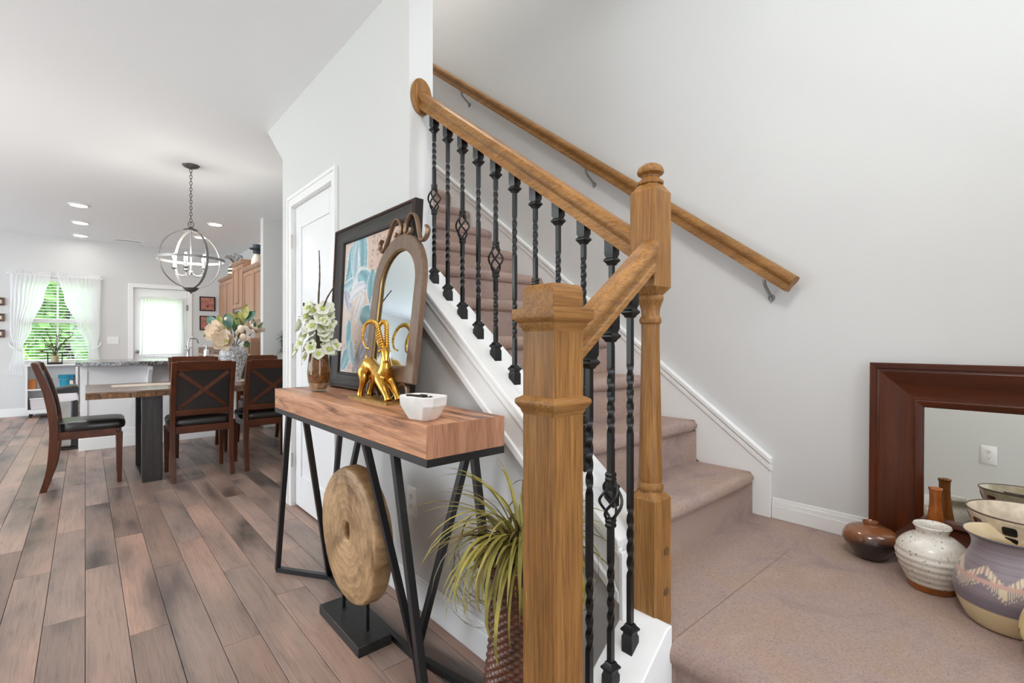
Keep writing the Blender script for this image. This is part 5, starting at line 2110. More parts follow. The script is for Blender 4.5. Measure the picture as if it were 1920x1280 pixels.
def band(M, r, w=0.022, t=0.004, n=64):
    mb_ = MB()
    mb_.loft([[tuple(M @ Vector((q * math.cos(a), q * math.sin(a), h))) for q, h in ((r, -w / 2), (r + t, -w / 2), (r + t, w / 2), (r, w / 2))] for a in [2 * math.pi * i / n for i in range(n)]], closed=True)
    return mb_


T = Matrix.Translation((CX, CY, CZ))
for rz in (0.35, 0.35 + math.pi / 2):
    band(T @ Matrix.Rotation(rz, 4, 'Z') @ Matrix.Rotation(math.pi / 2, 4, 'X'), CR).build('hoop', 'pewter', cd)
band(T, CR + 0.006).build('hoop', 'pewter', cd)
m = MB()
m.tube([(CX, CY, top), (CX, CY, CZ - 0.125)], 0.007, 8)
m.sphere((CX, CY, CZ - 0.12), 0.02, 12, 8)
m.build('centre_stem', 'pewter', cd)
for i in range(5):
    a = 2 * math.pi * i / 5 + 0.5
    dx, dy = math.cos(a), math.sin(a)
    m = MB()
    m.tube(curve_pts([(CX, CY, CZ - 0.115), (CX + 0.05 * dx, CY + 0.05 * dy, CZ - 0.150), (CX + 0.10 * dx, CY + 0.10 * dy, CZ - 0.140), (CX + 0.125 * dx, CY + 0.125 * dy, CZ - 0.095)], 6), 0.0042, 7)
    m.lathe([(0.001, -0.004), (0.010, -0.002), (0.022, 0.008), (0.024, 0.012), (0.001, 0.012)], 16, (CX + 0.125 * dx, CY + 0.125 * dy, CZ - 0.095))
    o = m.build('arm', 'pewter', cd)
    m = MB()
    m.lathe([(0.001, 0.0), (0.0105, 0.0), (0.0105, 0.072), (0.001, 0.072)], 14, (CX + 0.125 * dx, CY + 0.125 * dy, CZ - 0.083))
    m.build('candle_sleeve', 'white_enamel', o)
    m = MB()
    m.lathe([(0.001, 0.0), (0.008, 0.002), (0.0165, 0.022), (0.015, 0.038), (0.006, 0.056), (0.001, 0.062)], 14, (CX + 0.125 * dx, CY + 0.125 * dy, CZ - 0.011))
    m.build('bulb', 'bulb_glow', o)
light('chandelier_light', 'POINT', (CX, CY, CZ + 0.03), LAMP['bulb'] * 5, 0.10, (1.0, 0.95, 0.87), cd)

# --- recessed ceiling lights
cans = [((-0.057, 7.694), 'recessed ceiling light nearest the dining table, left row'), ((-0.049, 8.818), 'recessed ceiling light in the middle of the left row'),
        ((-0.055, 9.882), 'recessed ceiling light closest to the kitchen window'), ((1.346, 7.705), 'recessed ceiling light right of the chandelier chain'),
        ((1.346, 8.818), 'recessed ceiling light half hidden behind the chandelier hoop')]
for (x, y), lab in cans:
    t = thing('recessed_light', (x, y, CH - 0.012), lab, 'ceiling light', 'recessed kitchen ceiling lights')
    m = MB()
    m.lathe([(0.078, 0.012), (0.100, 0.012), (0.100, 0.007), (0.080, 0.000), (0.078, 0.004)], 36, (x, y, CH - 0.012))
    m.build('trim_ring', 'white_plastic', t)
    m = MB()
    m.lathe([(0.001, 0.004), (0.080, 0.004), (0.080, 0.010), (0.001, 0.010)], 36, (x, y, CH - 0.012))
    m.build('lens', 'lamp_lens', t)
    light('recessed_beam', 'AREA', (x, y, CH - 0.016), LAMP['can'] * (0.3 if y > 9.5 else 1.0), 0.15, (1.0, 0.96, 0.91), t)


def dome_lamp(loc, label, power, r=0.17):
    t = thing('ceiling_lamp', (loc[0], loc[1], loc[2] - 0.10), label, 'ceiling light')
    m = MB()
    m.lathe([(0.001, 0.10), (r + 0.01, 0.10), (r + 0.01, 0.085), (r, 0.08), (0.001, 0.08)], 36, (loc[0], loc[1], loc[2] - 0.10))
    m.build('ceiling_plate', 'nickel', t)
    m = MB()
    m.lathe([(0.001, 0.0), (r * 0.45, 0.008), (r * 0.8, 0.035), (r, 0.08), (0.001, 0.08)], 36, (loc[0], loc[1], loc[2] - 0.10))
    m.build('dome_shade', 'lamp_lens', t)
    light('dome_light', 'POINT', (loc[0], loc[1], loc[2] - 0.20), power, 0.14, (1.0, 0.96, 0.915), t)
    return t


dome_lamp((0.25, 0.15, CH), 'round glass ceiling lamp in the entry hall', LAMP['foyer'])
dome_lamp((1.68, 2.9, 5.4), 'unseen round ceiling lamp added high over the stairs as fill', LAMP['upstairs'])  # out of view, added to fill the stairwell with light
pd = thing('fill_lamp', (-1.9, 4.6, 1.75), 'unseen white globe lamp added in the living area to brighten the ceiling', 'pendant lamp')  # out of view, added to brighten the ceiling
m = MB()
m.sphere((-1.9, 4.6, 1.92), 0.17, 24, 16)
m.build('globe_shade', 'lamp_lens', pd)
m = MB()
m.tube([(-1.9, 4.6, 2.08), (-1.9, 4.6, CH - 0.02)], 0.004, 6)
m.lathe([(0.001, -0.03), (0.05, -0.02), (0.06, 0.0), (0.001, 0.0)], 20, (-1.9, 4.6, CH))
m.build('cord', 'black_plastic', pd)
light('fill_light', 'POINT', (-1.9, 4.6, 1.70), LAMP['living'], 0.16, (1.0, 0.97, 0.93), pd)

# --- air vent and switch plates
vt = thing('ceiling_vent', (0.52, 9.88, CH - 0.008), 'slim white air vent in the kitchen ceiling', 'vent')
m = MB()
for a, b, c, d in ((0.34, 0.70, 9.83, 9.845), (0.34, 0.70, 9.925, 9.94), (0.34, 0.355, 9.845, 9.925), (0.685, 0.70, 9.845, 9.925)):
    m.box(a, b, c, d, CH - 0.008, CH)
m.build('vent_frame', 'white_plastic', vt)
for k in range(5):
    MB().box(0.355, 0.685, 9.853 + k * 0.0145, 9.861 + k * 0.0145, CH - 0.006, CH - 0.001).build('slat', 'pewter', vt)
sw = thing('switch_plate', (0.342, FY, 1.14), 'white double light switch plate beside the kitchen door', 'light switch')
MB().box(0.342 - 0.075, 0.342 + 0.075, FY - 0.006, FY, 1.08, 1.20).build('plate', 'white_plastic', sw, 0.002)
for x in (-0.024, 0.024):
    MB().box(0.342 + x - 0.006, 0.342 + x + 0.006, FY - 0.014, FY - 0.005, 1.128, 1.152).build('toggle', 'white_plastic', sw, 0.001)

# ================================================================== KITCHEN
isl = thing('kitchen_island', (0.75, 7.0, 0), 'white panelled kitchen island behind the dining table', 'kitchen island')
IX0, IX1, IY0, IY1 = -0.035, 1.40, 6.62, 7.25
MB().box(IX0, IX1, IY0, IY1, 0.0, 0.872).build('island_body', 'white_enamel', isl)
fw = 0.055
for x in (IX0 - 0.004, 0.50, 1.05, IX1 - fw + 0.004):
    MB().box(x, x + fw, IY0 - 0.012, IY0, 0.14, 0.872).build('stile', 'white_enamel', isl, 0.002)
for z0, z1 in ((0.815, 0.872), (0.14, 0.19)):
    MB().box(IX0, IX1, IY0 - 0.011, IY0 - 0.0005, z0, z1).build('rail', 'white_enamel', isl, 0.002)
m = MB()
m.box(IX0 - 0.016, IX1 + 0.004, IY0 - 0.022, IY0, 0.0, 0.12)
m.box(IX0 - 0.012, IX1 + 0.004, IY0 - 0.016, IY0, 0.12, 0.14)
m.box(IX0 - 0.016, IX0, IY0, IY1, 0.0, 0.13)
m.build('plinth', 'trim_white', isl, 0.003)
for x in (0.508, 1.058):
    m = MB()
    m.prism([(IY0, 0.86), (IY0 - 0.20, 0.86), (IY0 - 0.19, 0.82), (IY0 - 0.08, 0.74), (IY0 - 0.03, 0.62), (IY0, 0.60)], 'x', x, x + 0.038)
    m.build('bracket', 'white_enamel', isl, 0.003)
MB().box(0.36, 0.43, IY0 - 0.006, IY0, 0.42, 0.535).build('outlet_plate', 'white_plastic', isl, 0.001)
ctp = thing('granite_countertop', (0.75, 6.8, 0.872), 'speckled grey granite worktop on the white kitchen island', 'countertop')
MB().box(-0.075, 1.44, 6.37, 7.30, 0.8725, 0.912).build('slab', 'granite', ctp, 0.004)

# chrome tap and soap bottle on the island
tp = thing('kitchen_tap', (1.07, 7.02, 0.912), 'chrome kitchen tap on the island, left of the soap bottle', 'tap')
m = MB()
m.lathe([(0.001, 0), (0.026, 0), (0.026, 0.01), (0.016, 0.02), (0.015, 0.10), (0.019, 0.11), (0.012, 0.125), (0.001, 0.13)], 18, (0.94, 7.02, 0.912))
m.build('tap_body', 'chrome', tp)
m = MB()
m.tube(curve_pts([(0.94, 7.02, 1.00), (0.94, 7.02, 1.12), (0.97, 7.03, 1.16), (1.03, 7.05, 1.15), (1.05, 7.06, 1.10)], 6), 0.010, 10)
m.build('spout', 'chrome', tp)
m = MB()
m.tube([(0.90, 7.02, 1.045), (0.98, 7.02, 1.045)], 0.006, 8)
m.build('handle', 'chrome', tp)
sb = thing('soap_dispenser', (1.11, 6.90, 0.912), 'shiny silver soap dispenser on the island worktop', 'soap dispenser')
m = MB()
m.lathe([(0.001, 0), (0.030, 0.002), (0.032, 0.02), (0.030, 0.10), (0.018, 0.125), (0.012, 0.13), (0.001, 0.132)], 18, (1.11, 6.90, 0.912))
m.build('bottle_body', 'chrome', sb)
m = MB()
m.lathe([(0.001, 0.13), (0.006, 0.13), (0.006, 0.155), (0.014, 0.158), (0.014, 0.166), (0.001, 0.168)], 14, (1.11, 6.90, 0.912))
m.tube([(1.11, 6.90, 1.074), (1.08, 6.87, 1.070)], 0.005, 8)
m.build('pump', 'chrome', sb)

# base cabinets and worktop along the right wall
for i, (a, b) in enumerate(((7.0, 8.1), (8.1, 9.2), (9.2, 10.28))):
    t = thing('base_cabinet', (1.85, (a + b) / 2, 0), ('brown wooden base cabinet nearest the white pier', 'brown wooden base cabinet in the middle of the kitchen run', 'brown wooden base cabinet in the far kitchen corner')[i], 'cabinet', 'base cabinets of the kitchen')
    MB().box(1.56, 2.147, a + 0.002, b - 0.002, 0.1, 0.872).build('cabinet_body', 'cabinet_wood', t)
    MB().box(1.62, 2.147, a + 0.002, b - 0.002, 0.0, 0.1).build('toe_kick', 'cabinet_dark', t)
    for k in (0, 1):
        y0, y1 = a + 0.01 + k * (b - a) / 2, a - 0.01 + (k + 1) * (b - a) / 2
        o = MB().box(1.542, 1.56, y0, y1, 0.12, 0.70).build('door', 'cabinet_wood', t, 0.003)
        MB().box(1.522, 1.542, (y1 if k == 0 else y0) - 0.01, (y1 if k == 0 else y0) + 0.01, 0.62, 0.64).build('knob', 'pewter', o)
        o = MB().box(1.542, 1.56, y0, y1, 0.72, 0.86).build('drawer', 'cabinet_wood', t, 0.003)
        MB().box(1.522, 1.542, (y0 + y1) / 2 - 0.01, (y0 + y1) / 2 + 0.01, 0.78, 0.80).build('knob', 'pewter', o)
wt = thing('granite_worktop', (1.84, 8.6, 0.872), 'brown granite worktop along the cabinet wall', 'countertop')
MB().box(1.53, 2.147, 6.99, FY, 0.8725, 0.912).build('slab', 'granite_brown', wt, 0.003)
MB().box(1.53, 2.147, FY - 0.022, FY, 0.9125, 1.02).build('splash_back', 'granite_brown', wt, 0.002)
MB().box(2.128, 2.147, 6.99, FY - 0.022, 0.9125, 1.02).build('splash_back', 'granite_brown', wt, 0.002)

ups = [((8.80, 9.88), 1.44, 2.16, 1.80, 'brown upper cabinet pair at the far end, topped by a striped jar'),
       ((8.11, 8.80), 1.62, 2.31, 1.79, 'tallest brown upper cabinet, in the middle of the row'),
       ((7.0, 8.11), 1.40, 2.16, 1.80, 'brown upper cabinet pair nearest the white pier')]
for (a, b), z0, z1, xf, lab in ups:
    t = thing('upper_cabinet', (1.98, (a + b) / 2, z0), lab, 'cabinet', 'upper cabinets of the kitchen')
    MB().box(xf, 2.147, a + 0.001, b - 0.001, z0, z1).build('cabinet_body', 'cabinet_dark' if False else 'cabinet_wood', t)
    for k in (0, 1):
        y0, y1 = a + 0.006 + k * (b - a) / 2, a - 0.006 + (k + 1) * (b - a) / 2
        m = MB()
        s_ = 0.055
        m.box(xf - 0.012, xf - 0.0005, y0 + s_, y1 - s_, z0 + 0.02 + s_, z1 - 0.02 - s_)
        for p, q, r_, s2 in ((y0, y0 + s_, z0 + 0.02, z1 - 0.02), (y1 - s_, y1, z0 + 0.02, z1 - 0.02), (y0 + s_, y1 - s_, z0 + 0.02, z0 + 0.02 + s_), (y0 + s_, y1 - s_, z1 - 0.02 - s_, z1 - 0.02)):
            m.box(xf - 0.022, xf - 0.0005, p, q, r_, s2)
        o = m.build('door', 'cabinet_wood', t, 0.002)
        yk_ = (y1 - 0.03) if k == 0 else (y0 + 0.03)
        m = MB()
        m.sphere((xf - 0.032, yk_, z0 + 0.09), 0.012, 8, 6)
        m.build('knob', 'pewter', o)
    m = MB()
    m.prism([(xf, z1), (xf - 0.015, z1), (xf - 0.045, z1 + 0.035), (xf - 0.045, z1 + 0.048), (2.147, z1 + 0.048), (2.147, z1)], 'y', a + 0.001, b - 0.001)
    m.build('crown_moulding', 'cabinet_wood', t)

mw = thing('microwave', (1.98, 8.455, 1.20), 'white microwave oven mounted below the tallest upper cabinet', 'microwave')
MB().box(1.80, 2.147, 8.115, 8.795, 1.20, 1.615).build('microwave_body', 'white_enamel', mw, 0.004)
MB().box(1.79, 1.80, 8.30, 8.78, 1.23, 1.60).build('microwave_door', 'black_plastic', mw, 0.002)
m = MB()
m.tube([(1.775, 8.285, 1.24), (1.775, 8.285, 1.59)], 0.008, 8)
m.build('handle', 'white_enamel', mw)

# things on the brown worktop
bb = thing('bread_box', (1.80, 7.55, 0.912), 'arched wooden bread box on the brown worktop', 'bread box')
m = MB()
m.prism([(7.36, 0.913), (7.74, 0.913), (7.74, 1.10)] + [(7.55 + 0.19 * math.cos(t), 1.10 + 0.075 * math.sin(t)) for t in [math.pi * k / 12 for k in range(1, 12)]] + [(7.36, 1.10)], 'x', 1.70, 1.95)
m.build('box_body', 'cabinet_wood', bb, 0.004)
MB().box(1.685, 1.70, 7.39, 7.71, 0.95, 1.08).build('box_lid', 'live_edge', bb, 0.003)
bd_ = thing('cutting_board', (1.90, 7.95, 0.912), 'brown cutting board leaning upright beside the bread box', 'cutting board')
M_ = Matrix.Translation((1.90, 7.98, 0.913)) @ Matrix.Rotation(math.radians(10), 4, 'Y')
MB().box(-0.012, 0.012, -0.13, 0.13, 0.004, 0.34, M=M_).build('board', 'cabinet_wood', bd_, 0.006)
MB().box(-0.012, 0.012, -0.03, 0.03, 0.34, 0.42, M=M_).build('board_handle', 'cabinet_wood', bd_, 0.006)

# above the cabinets
jr = thing('striped_jar', (1.865, 9.12, 2.209), 'black and cream striped jar on the far upper cabinet', 'jar')
for k in range(6):
    m = MB()
    z0 = 2.209 + k * 0.032
    r0 = (0.080, 0.092, 0.096, 0.094, 0.088, 0.074, 0.060)
    m.lathe([(0.001, 0.0), (r0[k], 0.0), (r0[k + 1], 0.032), (0.001, 0.032)], 24, (1.865, 9.12, z0))
    m.build('band', 'stripe_black' if k % 2 == 0 else 'stripe_cream', jr)
dr = thing('twig_bouquet', (1.865, 9.12, 2.401), 'dry curled stems standing in the striped jar', 'dried twigs')
rr = random.Random(2)
for k in range(14):
    a = rr.uniform(0, 6.28)
    l_ = rr.uniform(0.08, 0.17)
    m = MB()
    m.tube(curve_pts([(1.865, 9.12, 2.38), (1.865 + 0.04 * math.cos(a), 9.12 + 0.06 * math.sin(a), 2.43 + 0.04), (1.865 + 0.10 * math.cos(a), 9.12 + 0.15 * math.sin(a), 2.43 + l_ * 0.8), (1.865 + 0.13 * math.cos(a + .4), 9.12 + 0.17 * math.sin(a + .4), 2.43 + l_ * 0.6)], 4), 0.004, 5)
    m.build('stem', 'twig', dr)
bk_ = thing('dark_book', (1.95, 9.30, 2.209), 'dark upright book behind the striped jar', 'book')
MB().box(1.86, 2.04, 9.29, 9.33, 2.209, 2.42).build('cover', 'figure_blue', bk_, 0.003)
fg = thing('rooster_figurine', (1.875, 7.74, 2.209), 'white rooster figurine with dark hat on the near upper cabinet', 'figurine')
m = MB()
m.lathe(dense([(0.055, 0.0), (0.075, 0.03), (0.070, 0.10), (0.045, 0.16), (0.035, 0.19)], 4) + [(0.001, 0.195)], 20, (1.875, 7.74, 2.209))
m.build('figure_body', 'stripe_cream', fg)
m = MB()
m.sphere((1.875, 7.74, 2.43), 0.055, 14, 10)
m.build('head', 'figure_blue', fg)
m = MB()
m.lathe([(0.001, 0.0), (0.095, 0.0), (0.10, 0.012), (0.058, 0.016), (0.055, 0.07), (0.001, 0.075)], 20, (1.875, 7.74, 2.46))
m.build('hat', 'figure_blue', fg)

# greenery on the pier wall
gp_ = thing('hanging_greenery', (1.955, 6.85, 0.96), 'small dark green leafy spray hanging on the white pier wall', 'plant')
rr = random.Random(6)
for k in range(46):
    m = MB()
    z = rr.uniform(0.97, 1.24)
    leaf(m, (1.965 + rr.uniform(-0.03, 0.03), 6.835 - rr.uniform(0, 0.03), z), (rr.uniform(-1, 0.6), rr.uniform(-0.8, 0.1), rr.uniform(-0.5, 0.7)), rr.uniform(0.05, 0.085), 0.012, 0.2)
    m.build('leaf', 'leaf_green', gp_)
m = MB()
m.tube(curve_pts([(1.97, 6.845, 0.98), (1.965, 6.84, 1.1), (1.97, 6.855, 1.24)], 5), 0.004, 6)
m.build('stem', 'twig', gp_)

# pictures on the far wall
for i, (z0, lab) in enumerate(((1.675, 'small red botanical picture in a dark frame, upper one by the kitchen door'), (1.325, 'small red botanical picture in a dark frame, lower one by the kitchen door'))):
    t = thing('framed_picture', (1.672, FY - 0.012, z0), lab, 'picture', 'pictures beside the kitchen door')
    M_ = Matrix(((1, 0, 0, 0), (0, 0, -1, 0), (0, 1, 0, 0), (0, 0, 0, 1)))
    f_ = frame_loop(0.245, 0.262, [(0.0, -0.012), (0.0, 0.010), (0.014, 0.010), (0.018, 0.004), (0.018, -0.012)], M_)
    f_.build('frame', 'dark_frame', t, local=True)
    MB().box(-0.106, 0.106, -0.001, 0.011, 0.016, 0.246).build('print', 'art_red', t, local=True)
    m = MB()
    for k in range(7):
        a = math.radians(30 + 20 * k)
        m.bar((0, -0.0018, 0.06), (0.085 * math.cos(a), -0.0018, 0.06 + 0.12 * math.sin(a)), 0.004, 0.001, up=(0, 1, 0))
    m.build('drawn_twigs', 'berry', t, local=True)
for i, (z0, lab) in enumerate(((1.65, 'tiny brown framed picture left of the window, top of three'), (1.415, 'tiny brown framed picture left of the window, middle of three'), (1.18, 'tiny brown framed picture left of the window, bottom of three'))):
    t = thing('small_frame', (-0.945, FY - 0.014, z0), lab, 'picture', 'tiny frames left of the window')
    f_ = frame_loop(0.105, 0.115, [(0.0, -0.014), (0.0, 0.014), (0.012, 0.016), (0.030, 0.006), (0.030, -0.014)], M_)
    f_.build('frame', 'cabinet_dark', t, local=True)
    MB().box(-0.024, 0.024, -0.002, 0.012, 0.028, 0.087).build('print', 'tag_cream', t, local=True)

# --- white cart below the window with its contents
ca = thing('storage_cart', (-0.36, 10.06, 0), 'white open shelf cart on casters below the kitchen window', 'cart')
x0, x1, y0, y1 = -0.655, -0.085, 9.93, 10.26
MB().box(x0 - 0.01, x1 + 0.01, y0 - 0.012, y1, 0.755, 0.775).build('top', 'white_enamel', ca, 0.003)
for a in (x0, x1 - 0.025):
    MB().box(a, a + 0.025, y0, y1, 0.06, 0.755).build('side_panel', 'white_enamel', ca, 0.002)
MB().box(x0 + 0.025, x1 - 0.025, y1 - 0.012, y1, 0.06, 0.755).build('back_panel', 'white_enamel', ca)
for z in (0.10, 0.40):
    MB().box(x0 + 0.025, x1 - 0.025, y0, y1 - 0.012, z, z + 0.02).build('shelf', 'white_enamel', ca)
MB().box(x0 + 0.025, x1 - 0.025, y0, y0 + 0.016, 0.06, 0.10).build('kick_rail', 'white_enamel', ca)
for a in (x0 + 0.05, x1 - 0.05):
    for b in (y0 + 0.04, y1 - 0.04):
        m = MB()
        m.lathe([(0.001, -0.012), (0.028, -0.012), (0.028, 0.012), (0.001, 0.012)], 16, M=Matrix.Translation((a, b, 0.029)) @ Matrix.Rotation(math.pi / 2, 4, 'Y'))
        m.box(a - 0.016, a + 0.016, b - 0.012, b + 0.012, 0.05, 0.062)
        m.build('caster', 'black_plastic', ca)
bu = thing('blue_bucket', (-0.205, 10.05, 0.42), 'small bright blue metal bucket on the cart shelf', 'bucket')
m = MB()
m.lathe([(0.001, 0.0), (0.070, 0.0), (0.096, 0.185), (0.099, 0.19), (0.094, 0.19), (0.068, 0.01), (0.001, 0.008)], 28, (-0.215, 10.05, 0.4205))
m.build('bucket_body', 'bucket_blue', bu)
m = MB()
m.tube(curve_pts([(-0.308, 10.05, 0.585), (-0.30, 9.97, 0.565), (-0.215, 9.945, 0.545), (-0.13, 9.97, 0.565), (-0.122, 10.05, 0.585)], 6), 0.0035, 6)
m.build('bail_handle', 'pewter', bu)
MB().box(-0.178, -0.140, 9.944, 9.947, 0.47, 0.53).build('paper_tag', 'tag_cream', bu)
gg = thing('wine_glass', (-0.40, 10.03, 0.42), 'clear stemmed glass beside the blue bucket', 'glass')
m = MB()
m.lathe([(0.001, 0.0), (0.032, 0.001), (0.004, 0.006), (0.004, 0.075), (0.036, 0.105), (0.040, 0.15), (0.038, 0.15), (0.034, 0.107), (0.001, 0.08)], 20, (-0.40, 10.03, 0.4205))
m.build('glass_body', 'clear_glass', gg)
ob_ = thing('orange_box', (-0.58, 10.05, 0.42), 'small orange box at the left of the cart shelf', 'box')
MB().box(-0.625, -0.545, 9.98, 10.12, 0.4205, 0.55).build('carton', 'orange_box', ob_, 0.004)
MB().box(-0.627, -0.543, 9.978, 10.122, 0.53, 0.556).build('lid', 'orange_box', ob_, 0.003)
bs = thing('clear_bin', (-0.48, 10.05, 0.12), 'translucent storage bin on the lower cart shelf', 'bin')
m = MB()
m.loft([[(-0.60, 9.96, 0.1205), (-0.36, 9.96, 0.1205), (-0.36, 10.20, 0.1205), (-0.60, 10.20, 0.1205)], [(-0.61, 9.95, 0.27), (-0.35, 9.95, 0.27), (-0.35, 10.21, 0.27), (-0.61, 10.21, 0.27)]])
m.build('bin_body', 'bag_white', bs, 0.01)
MB().box(-0.615, -0.345, 9.945, 10.215, 0.27, 0.285).build('bin_lid', 'white_plastic', bs, 0.004)

# --- lantern vase with dried flowers on the cart
lx, ly, lz = -0.345, 10.10, 0.775
la = thing('lantern_vase', (lx, ly, lz), 'square dark framed glass lantern vase on the cart', 'vase')
MB().box(lx - 0.085, lx + 0.085, ly - 0.075, ly + 0.075, lz, lz + 0.028).build('base', 'dark_frame', la, 0.002)
for a in (-0.08, 0.08):
    for b in (-0.07, 0.07):
        MB().box(lx + a - 0.004, lx + a + 0.004, ly + b - 0.004, ly + b + 0.004, lz + 0.028, lz + 0.165).build('corner_post', 'dark_frame', la)
m = MB()
for a, b, c, d in ((-0.084, 0.084, -0.074, -0.066), (-0.084, 0.084, 0.066, 0.074), (-0.084, -0.076, -0.066, 0.066), (0.076, 0.084, -0.066, 0.066)):
    m.box(lx + a, lx + b, ly + c, ly + d, lz + 0.165, lz + 0.172)
m.build('top_frame', 'dark_frame', la)
m = MB()
m.lathe([(0.001, 0.03), (0.042, 0.03), (0.048, 0.16), (0.046, 0.16), (0.040, 0.034), (0.001, 0.034)], 20, (lx, ly, lz))
m.build('glass_liner', 'vase_glass', la)
m = MB()
m.lathe([(0.001, 0.036), (0.036, 0.036), (0.042, 0.13), (0.001, 0.135)], 16, (lx, ly, lz))
m.build('sand_fill', 'tag_cream', la)
df = thing('dried_flowers', (lx, ly, lz + 0.13), 'dark red and green dried flowers in the lantern vase', 'flowers')
rr = random.Random(12)
tips = [(-0.20, -0.02, 0.06), (-0.14, 0, 0.26), (-0.09, 0.02, 0.33), (-0.05, -0.02, 0.22), (0.02, 0, 0.30), (0.055, 0, 0.38), (0.09, 0.02, 0.40), (0.16, 0, 0.27), (0.20, -0.01, 0.30), (-0.12, -0.03, 0.18), (0.06, -0.03, 0.16)]
for dx, dy, dz in tips:
    m = MB()
    m.tube(curve_pts([(lx, ly, lz + 0.08), (lx + dx * 0.25, ly + dy, lz + 0.16 + dz * 0.3), (lx + dx * 0.7, ly + dy, lz + 0.15 + dz * 0.75), (lx + dx, ly + dy, lz + 0.15 + dz)], 4), 0.0035, 5)
    o = m.build('stem', 'twig', df)
    for k in range(6):
        t = 0.45 + 0.55 * k / 5
        c = (lx + dx * t + rr.uniform(-.012, .012), ly + dy + rr.uniform(-.01, .01), lz + 0.15 + dz * t + rr.uniform(-.01, .01))
        q = MB()
        if dx > 0 or k % 3:
            leaf(q, c, (rr.uniform(-1, 1), rr.uniform(-.6, .2), rr.uniform(-.2, 1)), rr.uniform(0.03, 0.05), 0.010)
            q.build('petal', 'berry' if dx > -0.06 else 'leaf_green', o)
        else:
            q.sphere(c, 0.012, 7, 5)
            q.build('berry', 'berry', o)
for k in range(9):
    q = MB()
    c = (lx + rr.uniform(-0.05, 0.075), ly + rr.uniform(-.04, .02), lz + 0.19 + rr.uniform(0, 0.07))
    leaf(q, c, (rr.uniform(-1, 1), -0.3, rr.uniform(0, 1)), 0.07, 0.02)
    q.build('leaf', ('leaf_olive', 'berry', 'leaf_green')[k % 3], df)

# --- bin beside the island
tb = thing('trash_can', (-0.168, 6.89, 0), 'brushed steel waste bin with a black lid beside the island', 'waste bin')
MB().box(-0.275, -0.062, 6.76, 7.02, 0.03, 0.60).build('bin_body', 'steel', tb, 0.03, seg=4)
MB().box(-0.120, -0.058, 6.755, 7.025, 0.028, 0.60).build('side_panel', 'black_plastic', tb, 0.02)
MB().box(-0.27, -0.066, 6.765, 7.015, 0.0, 0.03).build('foot', 'black_plastic', tb, 0.005)
m = MB()
m.loft([[(-0.285, 6.75, 0.665), (-0.052, 6.75, 0.665), (-0.052, 7.03, 0.665), (-0.285, 7.03, 0.665)], [(-0.285, 6.75, 0.70), (-0.052, 6.75, 0.735), (-0.052, 7.03, 0.735), (-0.285, 7.03, 0.70)], [(-0.26, 6.775, 0.715), (-0.075, 6.775, 0.75), (-0.075, 7.005, 0.75), (-0.26, 7.005, 0.715)]])
m.build('lid', 'black_plastic', tb, 0.006)
m = MB()
rings = []
rr = random.Random(9)
for z, g in ((0.575, 0.006), (0.60, 0.009), (0.63, 0.006), (0.664, 0.0)):
    ring = []
    for k in range(32):
        a = 2 * math.pi * k / 32
        ex = math.copysign(abs(math.cos(a)) ** 0.25, math.cos(a))
        ey = math.copysign(abs(math.sin(a)) ** 0.25, math.sin(a))
        ring.append((-0.1685 + ex * (0.108 + g + rr.uniform(0, .004)), 6.89 + ey * (0.133 + g + rr.uniform(0, .004)), z + rr.uniform(-.008, .008) * (z < 0.6)))
    rings.append(ring)
m.loft(rings, caps=False)
m.build('bin_liner', 'bag_white', tb, sharp=80)

tb.scale = (1, 1, 0.885)

# ================================================================== OUTDOORS BEHIND THE WINDOW
struct('ground_lawn', MB().box(-30, 30, 10.5, 50, -0.5, -0.35), 'lawn')


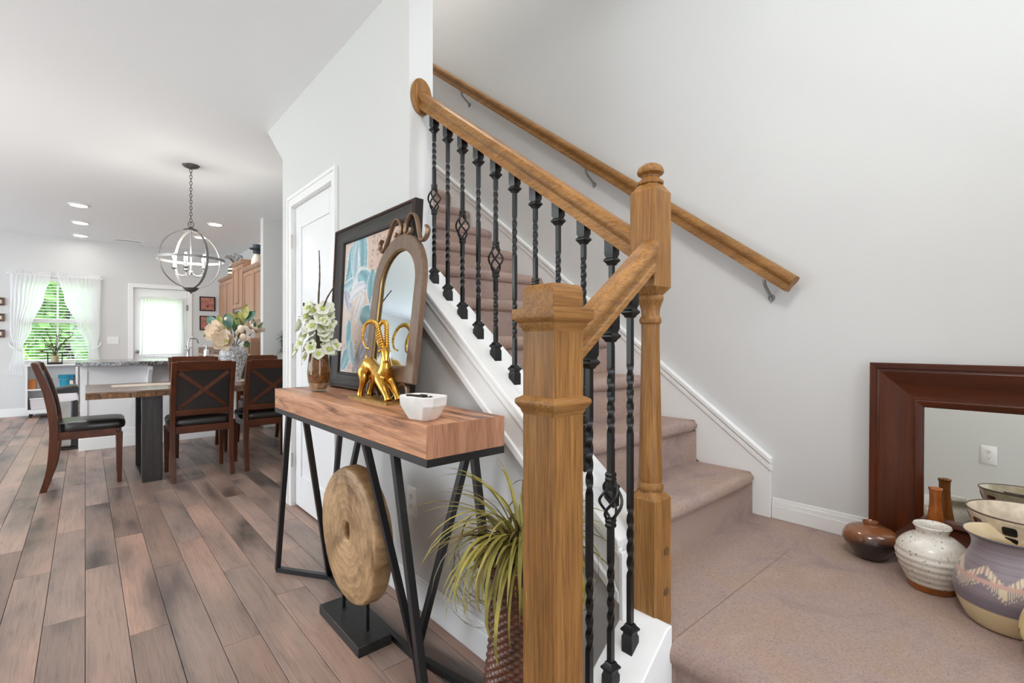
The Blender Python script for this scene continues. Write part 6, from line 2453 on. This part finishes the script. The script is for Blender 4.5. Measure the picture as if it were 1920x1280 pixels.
def tree(name, loc, h, r, label, mat, seed, n=1500):
    t = thing(name, loc, label, 'tree', 'trees behind the kitchen window')
    rr = random.Random(seed)
    m = MB()
    m.tube([(0, 0, 0), (0.1, 0, h * 0.4), (0, 0.1, h * 0.8)], [0.16, 0.11, 0.04], 8)
    m.build('trunk', 'bark', t, local=True)
    m = MB()
    for k in range(n):
        while True:
            p = Vector((rr.uniform(-1, 1), rr.uniform(-1, 1), rr.uniform(-1, 1)))
            if 0.25 < p.length < 1:
                break
        c = Vector((p.x * r, p.y * r, h * 0.56 + p.z * h * 0.44))
        s = rr.uniform(0.10, 0.22)
        u = Vector((rr.uniform(-1, 1), rr.uniform(-1, 1), rr.uniform(-1, 1))).normalized()
        v = u.orthogonal().normalized()
        m.add([tuple(c - u * s), tuple(c - v * s * 0.6), tuple(c + u * s), tuple(c + v * s * 0.6)], [(0, 1, 2, 3)])
    o = m.build('crown', mat, t, local=True)
    o['kind'] = 'stuff'
    return t


tree('leafy_tree', (-3.4, 17.0, -0.36), 5.2, 1.6, 'bright green leafy tree left behind the kitchen window', 'foliage_light', 1)
tree('leafy_tree', (-0.4, 18.2, -0.36), 5.6, 1.45, 'darker green tree seen through the middle of the window', 'foliage', 2)
tree('leafy_tree', (2.6, 17.2, -0.36), 5.2, 1.6, 'leafy green tree right behind the kitchen window', 'foliage', 3)
tree('garden_shrub', (-1.7, 13.8, -0.36), 1.5, 1.0, 'low green shrub close behind the kitchen window', 'foliage_light', 4, 900)
tree('garden_shrub', (1.3, 14.0, -0.36), 1.6, 1.1, 'rounded green shrub outside the glazed kitchen door', 'foliage', 5, 900)
hg = thing('tall_hedge', (-0.5, 24.0, -0.36), 'tall pale green hedge closing the garden behind the trees', 'hedge')
m = MB()
rr = random.Random(31)
m.box(-9, 8, 24.2, 25.2, -0.36, 6.6)
for k in range(7000):
    c = Vector((rr.uniform(-9, 8), rr.uniform(23.7, 24.2), rr.uniform(-0.3, 7.2)))
    s = rr.uniform(0.14, 0.32)
    u = Vector((rr.uniform(-1, 1), rr.uniform(-1, 1), rr.uniform(-1, 1))).normalized()
    v = u.orthogonal().normalized()
    m.add([tuple(c - u * s), tuple(c - v * s * 0.6), tuple(c + u * s), tuple(c + v * s * 0.6)], [(0, 1, 2, 3)])
o = m.build('hedge_leaves', 'foliage_light', hg)
o['kind'] = 'stuff'
